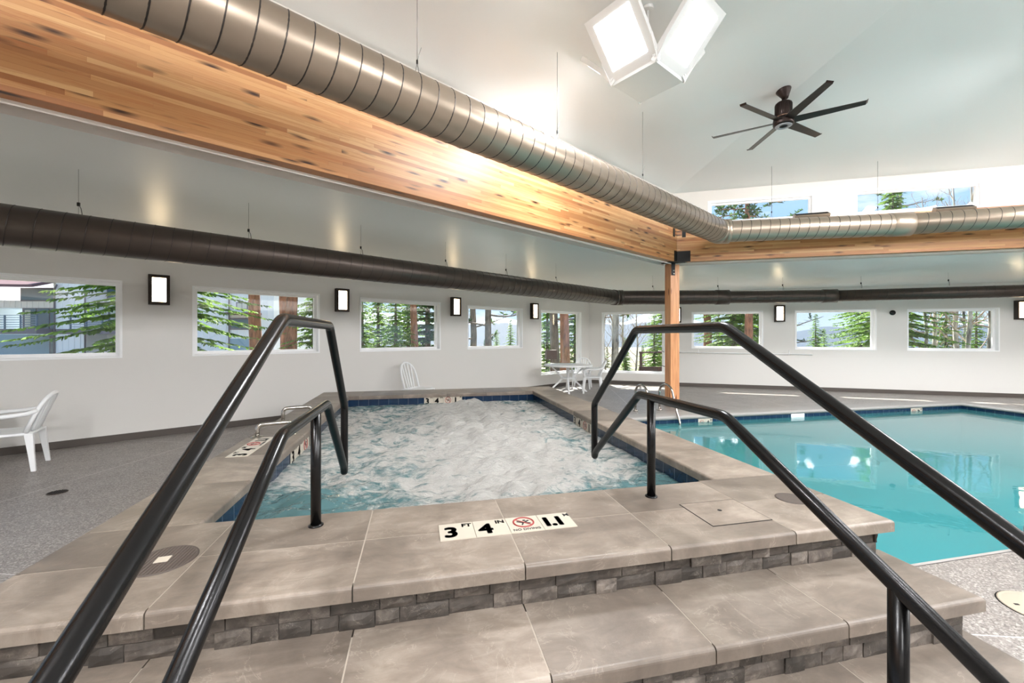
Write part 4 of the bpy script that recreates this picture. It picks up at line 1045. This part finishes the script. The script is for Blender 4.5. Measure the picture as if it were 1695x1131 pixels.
for f_, px, d, s, lb in (
  (near, 262, 10.2, 1.0, 'big bright green spruce whose branches fill the inner sides of the two leftmost windows'),
  (pine, 423, 15, 1.1, 'red-barked pine trunk in the middle of the second window from the left'),
  (pine, 483, 13.5, 1.0, 'thick red-barked pine trunk behind the left rail top in the second window'),
  (pine, 470, 19, 1.0, 'thinner pine trunk left of the thick trunk in the second window'),
  (sp_d, 445, 30, .8, 'dark spruce between the pine trunks in the second window'),
  (sp_a, 520, 14, .75, 'loose green spruce at the right edge of the second window'),
  (sp_a, 626, 19, .78, 'pointed green spruce in the left half of the third window'),
  (sp_b, 600, 15, .72, 'low bright spruce at the left edge of the third window'),
  (sp_b, 655, 16, .82, 'bright green spruce in the centre of the third window'),
  (sp_a, 676, 21, .9, 'green spruce just left of the pine trunk in the third window'),
  (sp_d, 708, 18, .8, 'dark spruce at the right edge of the third window'),
  (pine, 686, 17, .85, 'pine with a reddish trunk in the third window'),
  (pineg, 782, 19, 1.0, 'grey bare-branched pine at the left edge of the fourth window'),
  (pineg, 809, 17, .95, 'grey bare-branched pine in the middle of the fourth window'),
  (sp_b, 845, 30, .72, 'small pointed spruce at the right of the fourth window'),
  (sp_b, 822, 34, .66, 'small low spruce near the centre of the fourth window'),
  (pineg, 919, 21, 1.5, 'thick grey pine trunk in the corner window on the left wall'),
  (pine, 934, 19, 1.15, 'red pine trunk in the corner window on the left wall'),
  (sp_a, 906, 27, .9, 'green spruce at the left of the corner window on the left wall'),
  (sp_a, 953, 22, .95, 'bright green spruce at the right of the corner window on the left wall'),
  (asp, 1018, 17, 1.6, 'thick pale aspen trunk with dark scars in the window left of the post'),
  (asp2, 1002, 22, 1.0, 'bare slender aspen at the left edge of the window left of the post'),
  (asp2, 1034, 24, 1.1, 'bare bushy aspen right of the thick pale trunk'),
  (asp2, 1052, 20, .8, 'low bare aspen behind the top of the right rail'),
  (asp2, 1012, 30, .9, 'far bare aspen behind the thick pale trunk'),
  (sp_b, 1083, 24, .75, 'green spruce above the dark fence in the window left of the post'),
  (sp_a, 1099, 30, 1.15, 'tall dark spruce beside the timber post'),
  (sp_b, 1035, 22, .42, 'small green spruce low in the window left of the post'),
  (pine, 1170, 22, 1.1, 'pine trunk in the left half of the window right of the post'),
  (pine, 1238, 19, 1.0, 'pine trunk in the right half of the window right of the post'),
  (near, 1215, 21, .95, 'spreading green spruce in the window right of the post'),
  (asp2, 1190, 26, .9, 'bare aspen low in the window right of the post'),
  (sp_b, 1350, 33, .95, 'small pointed spruce in the mountain view window'),
  (sp_b, 1364, 35, .8, 'smaller light green spruce in the mountain view window'),
  (near, 1478, 17, .95, 'big spruce reaching into the right side of the mountain view window'),
  (pineg, 1306, 26, 1.0, 'dark pine at the left edge of the mountain view window'),
  (asp, 1545, 19, 1.0, 'left pale birch-like trunk in the rightmost window'),
  (asp2, 1528, 17, 1.1, 'leaning slender aspen at the left of the rightmost window'),
  (asp, 1582, 18, 1.1, 'pale trunk left of centre in the rightmost window'),
  (asp2, 1600, 16, 1.3, 'slender pale trunk right of centre in the rightmost window'),
  (asp, 1637, 17, 1.1, 'pale trunk at the right of the rightmost window'),
  (sp_a, 1566, 24, .8, 'green spruce behind the pale trunks in the rightmost window'),
  (sp_b, 1616, 21, .85, 'green spruce at the right of the rightmost window'),
  (near, 1242, 31, 1.32, 'tall spruce whose top shows in the left high window'),
  (near, 1450, 30, 1.36, 'tall spruce whose top shows in the right high window'),
  (pineg, 1492, 27, 1.25, 'tall bare pine crown in the right high window'),
  (asp2, 1590, 26, 1.55, 'tall bare aspen crown in the right high window')):
    place(f_, US, d, L_(px, d), lb, s)
rn = random.Random(4)
for k in range(46):
    d = rn.uniform(48, 95); px = 560+k*25+rn.uniform(-8, 8)
    place(far, US, d, L_(px, d), 'small distant conifer of the forest below the mountains', rn.uniform(.55, .85), grp='distant conifers below the mountains')
# terrain
M_ground = mat('meadow with snow patches', (120,112,88), .95); w = N(M_ground); v = w.co(); n = w.noise(v, .35, 6, .6); n2 = w.noise(v, 3, 5, .6)
c = w.mix(n2, (134,120,92), (92,98,60)); w.l(w.mix(w.ramp(n, [(.56, 0.), (.60, 1.)]), c, (225,228,232)), w.b.inputs['Base Color'])
b = MB(); rs = [0, 3, 6, 10, 14, 20, 30, 45, 60, 80, 120, 200, 400, 800]; na = 64; vs = []; fs = []
for r in rs:
    for k in range(na): a = 2*PI*k/na; vs.append((r*math.cos(a), r*math.sin(a), (gz(r) if r else -.45)-(1.4 if r < 14 and r > 0 else 0)*0))
# keep the ground clear of the pool: lower it under the building
vs2 = []
for (x, y, z) in vs:
    ins = abs(x-5) < 11 and -12 < y < 8; vs2.append((x, y, -1.6 if ins else z))
for i in range(len(rs)-1):
    for k in range(na): l = (k+1) % na; fs.append((i*na+k, i*na+l, (i+1)*na+l, (i+1)*na+k))
b.add(vs2, fs, True); tag(b.build('ground', M_ground, fixn=False), kind='structure')
M_mtn = mat('forest mountain haze tint', (112,138,160), .95); w = N(M_mtn); g = w.n('ShaderNodeNewGeometry'); s_ = w.n('ShaderNodeSeparateXYZ'); w.l(g.outputs['Position'], s_.inputs[0])
n = w.noise(w.map(w.co(), (.012,.012,.012)), 1., 8, .6); c = w.mix(n, (36,54,72), (58,78,96))  # blue-grey distance haze is painted into the forest colour
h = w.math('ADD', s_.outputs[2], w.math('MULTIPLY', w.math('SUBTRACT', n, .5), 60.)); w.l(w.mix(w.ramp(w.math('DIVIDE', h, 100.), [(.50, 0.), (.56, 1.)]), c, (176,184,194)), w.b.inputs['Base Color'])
prof = [(-200, 30), (596, 44), (640, 38), (700, 24), (780, 24), (830, 30), (865, 27), (900, 20), (960, 24), (1030, 22), (1080, 40), (1110, 32), (1200, 16), (1316, 9), (1372, 16), (1440, 13), (1520, 20), (1700, 24), (1900, 20)]
def pr_(px):
    for (a, ha), (b_, hb) in zip(prof, prof[1:]):
        if a <= px <= b_: t = (px-a)/(b_-a); t = t*t*(3-2*t); return ha+(hb-ha)*t
    return 20
b = MB(); vs = []; fs = []; na = 300; nr = 22
for i in range(nr+1):
    d = 700+i*95
    for k in range(na+1):
        px = -200+2100*k/na; hh = pr_(px)/690*2000; t = min(1, i/14); q = noise.fractal(V((px*.02, i*.33, 0)), .8, 2.1, 5)
        z = -30+(hh+30)*(t**1.3)+q*9*t*(1-.3*t) - max(0, i-14)*14; p = fw*d+rt*(px-847.5)/690*d; vs.append((p.x, p.y, z))
for i in range(nr):
    for k in range(na): a = i*(na+1)+k; fs.append((a, a+1, a+na+2, a+na+1))
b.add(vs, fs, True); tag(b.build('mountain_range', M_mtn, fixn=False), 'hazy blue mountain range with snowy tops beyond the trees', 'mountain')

# apartment building seen through the two leftmost windows
ab = thing('apartment_building', 'white board-and-batten apartment building with grey balconies outside the leftmost windows', 'building', tuple(fw*28), -math.radians(12.5))
def siding():
    m = mat('white board and batten', (250,250,251), .6); return m
M_sid = siding(); M_trimg = mat('mauve grey trim', (118,112,120), .6); M_railg = mat('blue grey railing', (110,128,146), .5, .3); M_winp = mat('dark window glass', (70,96,106), .12, 0, .8); M_blueg = mat('pale blue siding', (152,178,194), .6); M_maroon = mat('maroon shingles', (120,92,96), .8); M_curt = mat('curtain', (214,216,204), .8)
def bb(x0, x1, z0, z1, y0, y1): return MB().box(((x0+x1)/2, (y0+y1)/2, (z0+z1)/2), (x1-x0, y1-y0, z1-z0))
def batt(name, x0, x1, z0, z1, y, dpt=6, m=M_sid):
    q = bb(x0, x1, z0, z1, y, y+dpt); x = x0+.2
    while x < x1: q.box((x, y-.015, (z0+z1)/2), (.05, .03, z1-z0)); x += .4
    return q.build(name, m, ab)
batt('wall', -30.8, -28.75, -2, 9, 0); batt('wall', -26.2, -16, -2, 9.5, 0); batt('wall', -42, -37, -2, 9, 0)
batt('wall', -37, -30.8, 3.45, 3.98, 1.2, 4); bb(-37, -30.8, -2, 1.6, 1.2, 5).build('wall', M_blueg, ab); bb(-28.75, -26.2, -2, 9, 1.6, 5).build('wall', M_sid, ab)
for (x0_, x1_, z0_, z1_, y_) in ((-34.3, -31.5, 4.0, 4.78, 1.15), (-28.6, -26.3, 4.2, 5.0, 1.5)):
    fr = bb(x0_-.08, x1_+.08, z0_-.08, z1_+.08, y_, y_+.2).build('window', M_trimg, ab); bb(x0_, x1_, z0_, z1_, y_-.02, y_).build('pane', M_winp, fr)
for (x0_, x1_, z1_, y_) in ((-34.2, -31.45, 3.4, 1.2), (-28.5, -26.4, 3.5, 1.5)):
    fr = bb(x0_-.1, x1_+.1, 1.95, z1_+.08, y_, y_+.3).build('balcony_door', M_trimg, ab); n = 3; wv = (x1_-x0_)/n
    for k in range(n): bb(x0_+k*wv+.05, x0_+(k+1)*wv-.05, 2.0, z1_, y_-.02, y_).build('pane', M_winp, fr)
    bb(x0_+.1, x0_+.5, 2.0, z1_-.1, y_-.03, y_-.022).build('curtain', M_curt, fr); bb(x1_-.6, x1_-.2, 2.0, z1_-.1, y_-.03, y_-.022).build('curtain', M_curt, fr)
fr = bb(-32.3, -31.4, 0, 1.45, 1.1, 1.3).build('window', M_trimg, ab); bb(-32.2, -31.5, .05, 1.35, 1.08, 1.1).build('pane', M_winp, fr)
for (x0_, x1_) in ((-34, -30.8), (-28.7, -25.5)):
    bb(x0_, x1_, 1.62, 1.95, -1.0, 1.6).build('balcony_floor', M_trimg, ab)
    q = MB(); n = int((x1_-x0_)/1.5)+1
    for k in range(n+1): x = x0_+.05+(x1_-x0_-.1)*k/n; q.box((x, -.95, 2.4), (.07, .07, .9))
    for k in range(6): q.box(((x0_+x1_)/2, -.95, 2.08+.15*k), (x1_-x0_, .04, .035))
    q.build('railing', M_railg, ab)
bb(-30.8, -28.7, 1.62, 1.95, -.04, 0).build('belt_trim', M_trimg, ab)
q = MB(); q.add([(-38,-1.6,4.85),(-30.4,-1.6,4.75),(-30.9,2.5,6.0),(-38,2.5,6.1),(-38,-1.6,4.68),(-30.4,-1.6,4.58),(-30.9,2.5,5.85),(-38,2.5,5.95)], [(0,1,2,3),(7,6,5,4),(0,4,5,1),(1,5,6,2),(2,6,7,3),(3,7,4,0)]); q.build('roof', M_maroon, ab)
for x in (-30.65, -28.6, -18.95): q = MB(); q.tube(round_path([(x+.3, -.2, 4.9), (x, -.08, 4.6), (x, -.08, -1)], .1, 3), .05, 8); q.build('downspout', M_trimg, ab)
fr = bb(-18.5, -17.7, 3.25, 3.75, -.05, .05).build('window', M_trimg, ab); bb(-18.42, -18.12, 3.32, 3.68, -.07, -.05).build('pane', M_curt, fr); bb(-18.08, -17.78, 3.32, 3.68, -.07, -.05).build('pane', M_curt, fr)
fr = bb(-18.9, -17.3, 1.9, 2.7, -.05, .05).build('window', M_trimg, ab); bb(-18.8, -17.4, 2.0, 2.6, -.07, -.05).build('pane', M_winp, fr)
bb(-19, -16.8, 2.9, 3.02, -1, 0).build('canopy', M_maroon, ab)
bb(-19, -16.9, -1.2, 1.3, -.06, 0).build('garage_panel', M_blueg, ab)
# dark deck railing and bench in the window left of the post, sign box in the corner window
p = fw*20+rt*L_(1082, 20); t = thing('deck_railing', 'dark brown wooden deck railing outside the window left of the post', 'railing', (p.x, p.y, -.6), -.2)
Mw = mat('dark stained wood', (84,60,54), .7)
for x in (-.62, .62): bb(x-.05, x+.05, 0, 1.35, -.05, .05).build('post', Mw, t)
bb(-.7, 1.2, 1.27, 1.34, -.04, .04).build('rail', Mw, t); bb(-.7, 1.2, .3, .62, -.03, .03).build('skirt_board', Mw, t)
p = fw*16+rt*L_(912, 16); t = thing('trail_sign', 'brown wooden box on a post outside the corner window on the left wall', 'sign box', (p.x, p.y, -.6), -.1)
bb(-.2, .2, 1.2, 1.55, -.15, .15).build('box', Mw, t); bb(-.03, .03, 0, 1.2, -.03, .03).build('post', Mw, t)
# ------------------------------------------------------------------ camera, world, sun
cam = bpy.data.cameras.new('camera'); co = bpy.data.objects.new('camera', cam); C.objects.link(co)
co.location = (0, 0, 1.5); co.rotation_euler = (PI/2, 0, -math.radians(12.5))
cam.sensor_width = 36; cam.sensor_fit = 'HORIZONTAL'; cam.lens = 690/1695*36; cam.shift_x = 0; cam.shift_y = -9.5/1695; cam.clip_end = 5000
bpy.context.scene.camera = co
sd_ = V((-.2, -1.27, -1.18)).normalized()
su = bpy.data.lights.new('sun', 'SUN'); su.energy = 10; su.angle = math.radians(.4); su.color = (1, .95, .88)
s_o = bpy.data.objects.new('sun', su); C.objects.link(s_o); s_o.rotation_euler = sd_.to_track_quat('-Z', 'Y').to_euler()
W = bpy.data.worlds.new('world'); bpy.context.scene.world = W; W.use_nodes = True; nt = W.node_tree; nt.nodes.clear()
class NW(N):
    def __init__(s, t): s.t = t
w = NW(nt); out = w.n('ShaderNodeOutputWorld'); bg = w.n('ShaderNodeBackground'); bg.inputs[1].default_value = 1.0
tc = w.n('ShaderNodeTexCoord'); sp = w.n('ShaderNodeSeparateXYZ'); w.l(tc.outputs['Generated'], sp.inputs[0])
sky = w.ramp(w.math('ABSOLUTE', sp.outputs[2]), [(0, (214,230,246)), (.1, (176,208,243)), (.3, (158,198,238)), (1, (84,138,214))])
cn = w.noise(w.map(tc.outputs['Generated'], (2, 2, 7)), 2.6, 8, .6, .3)
sky = w.mix(w.ramp(cn, [(.52, 0.), (.68, .85)]), sky, (246,249,252))
w.l(sky, bg.inputs[0]); bg.inputs[1].default_value = .66; w.l(bg.outputs[0], out.inputs[0])
vs_ = bpy.context.scene.view_settings; bpy.context.scene.display_settings.display_device = 'sRGB'
vs_.view_transform = 'Standard'; vs_.look = 'None'; vs_.gamma = 1; vs_.use_curve_mapping = False; vs_.exposure = 1.13
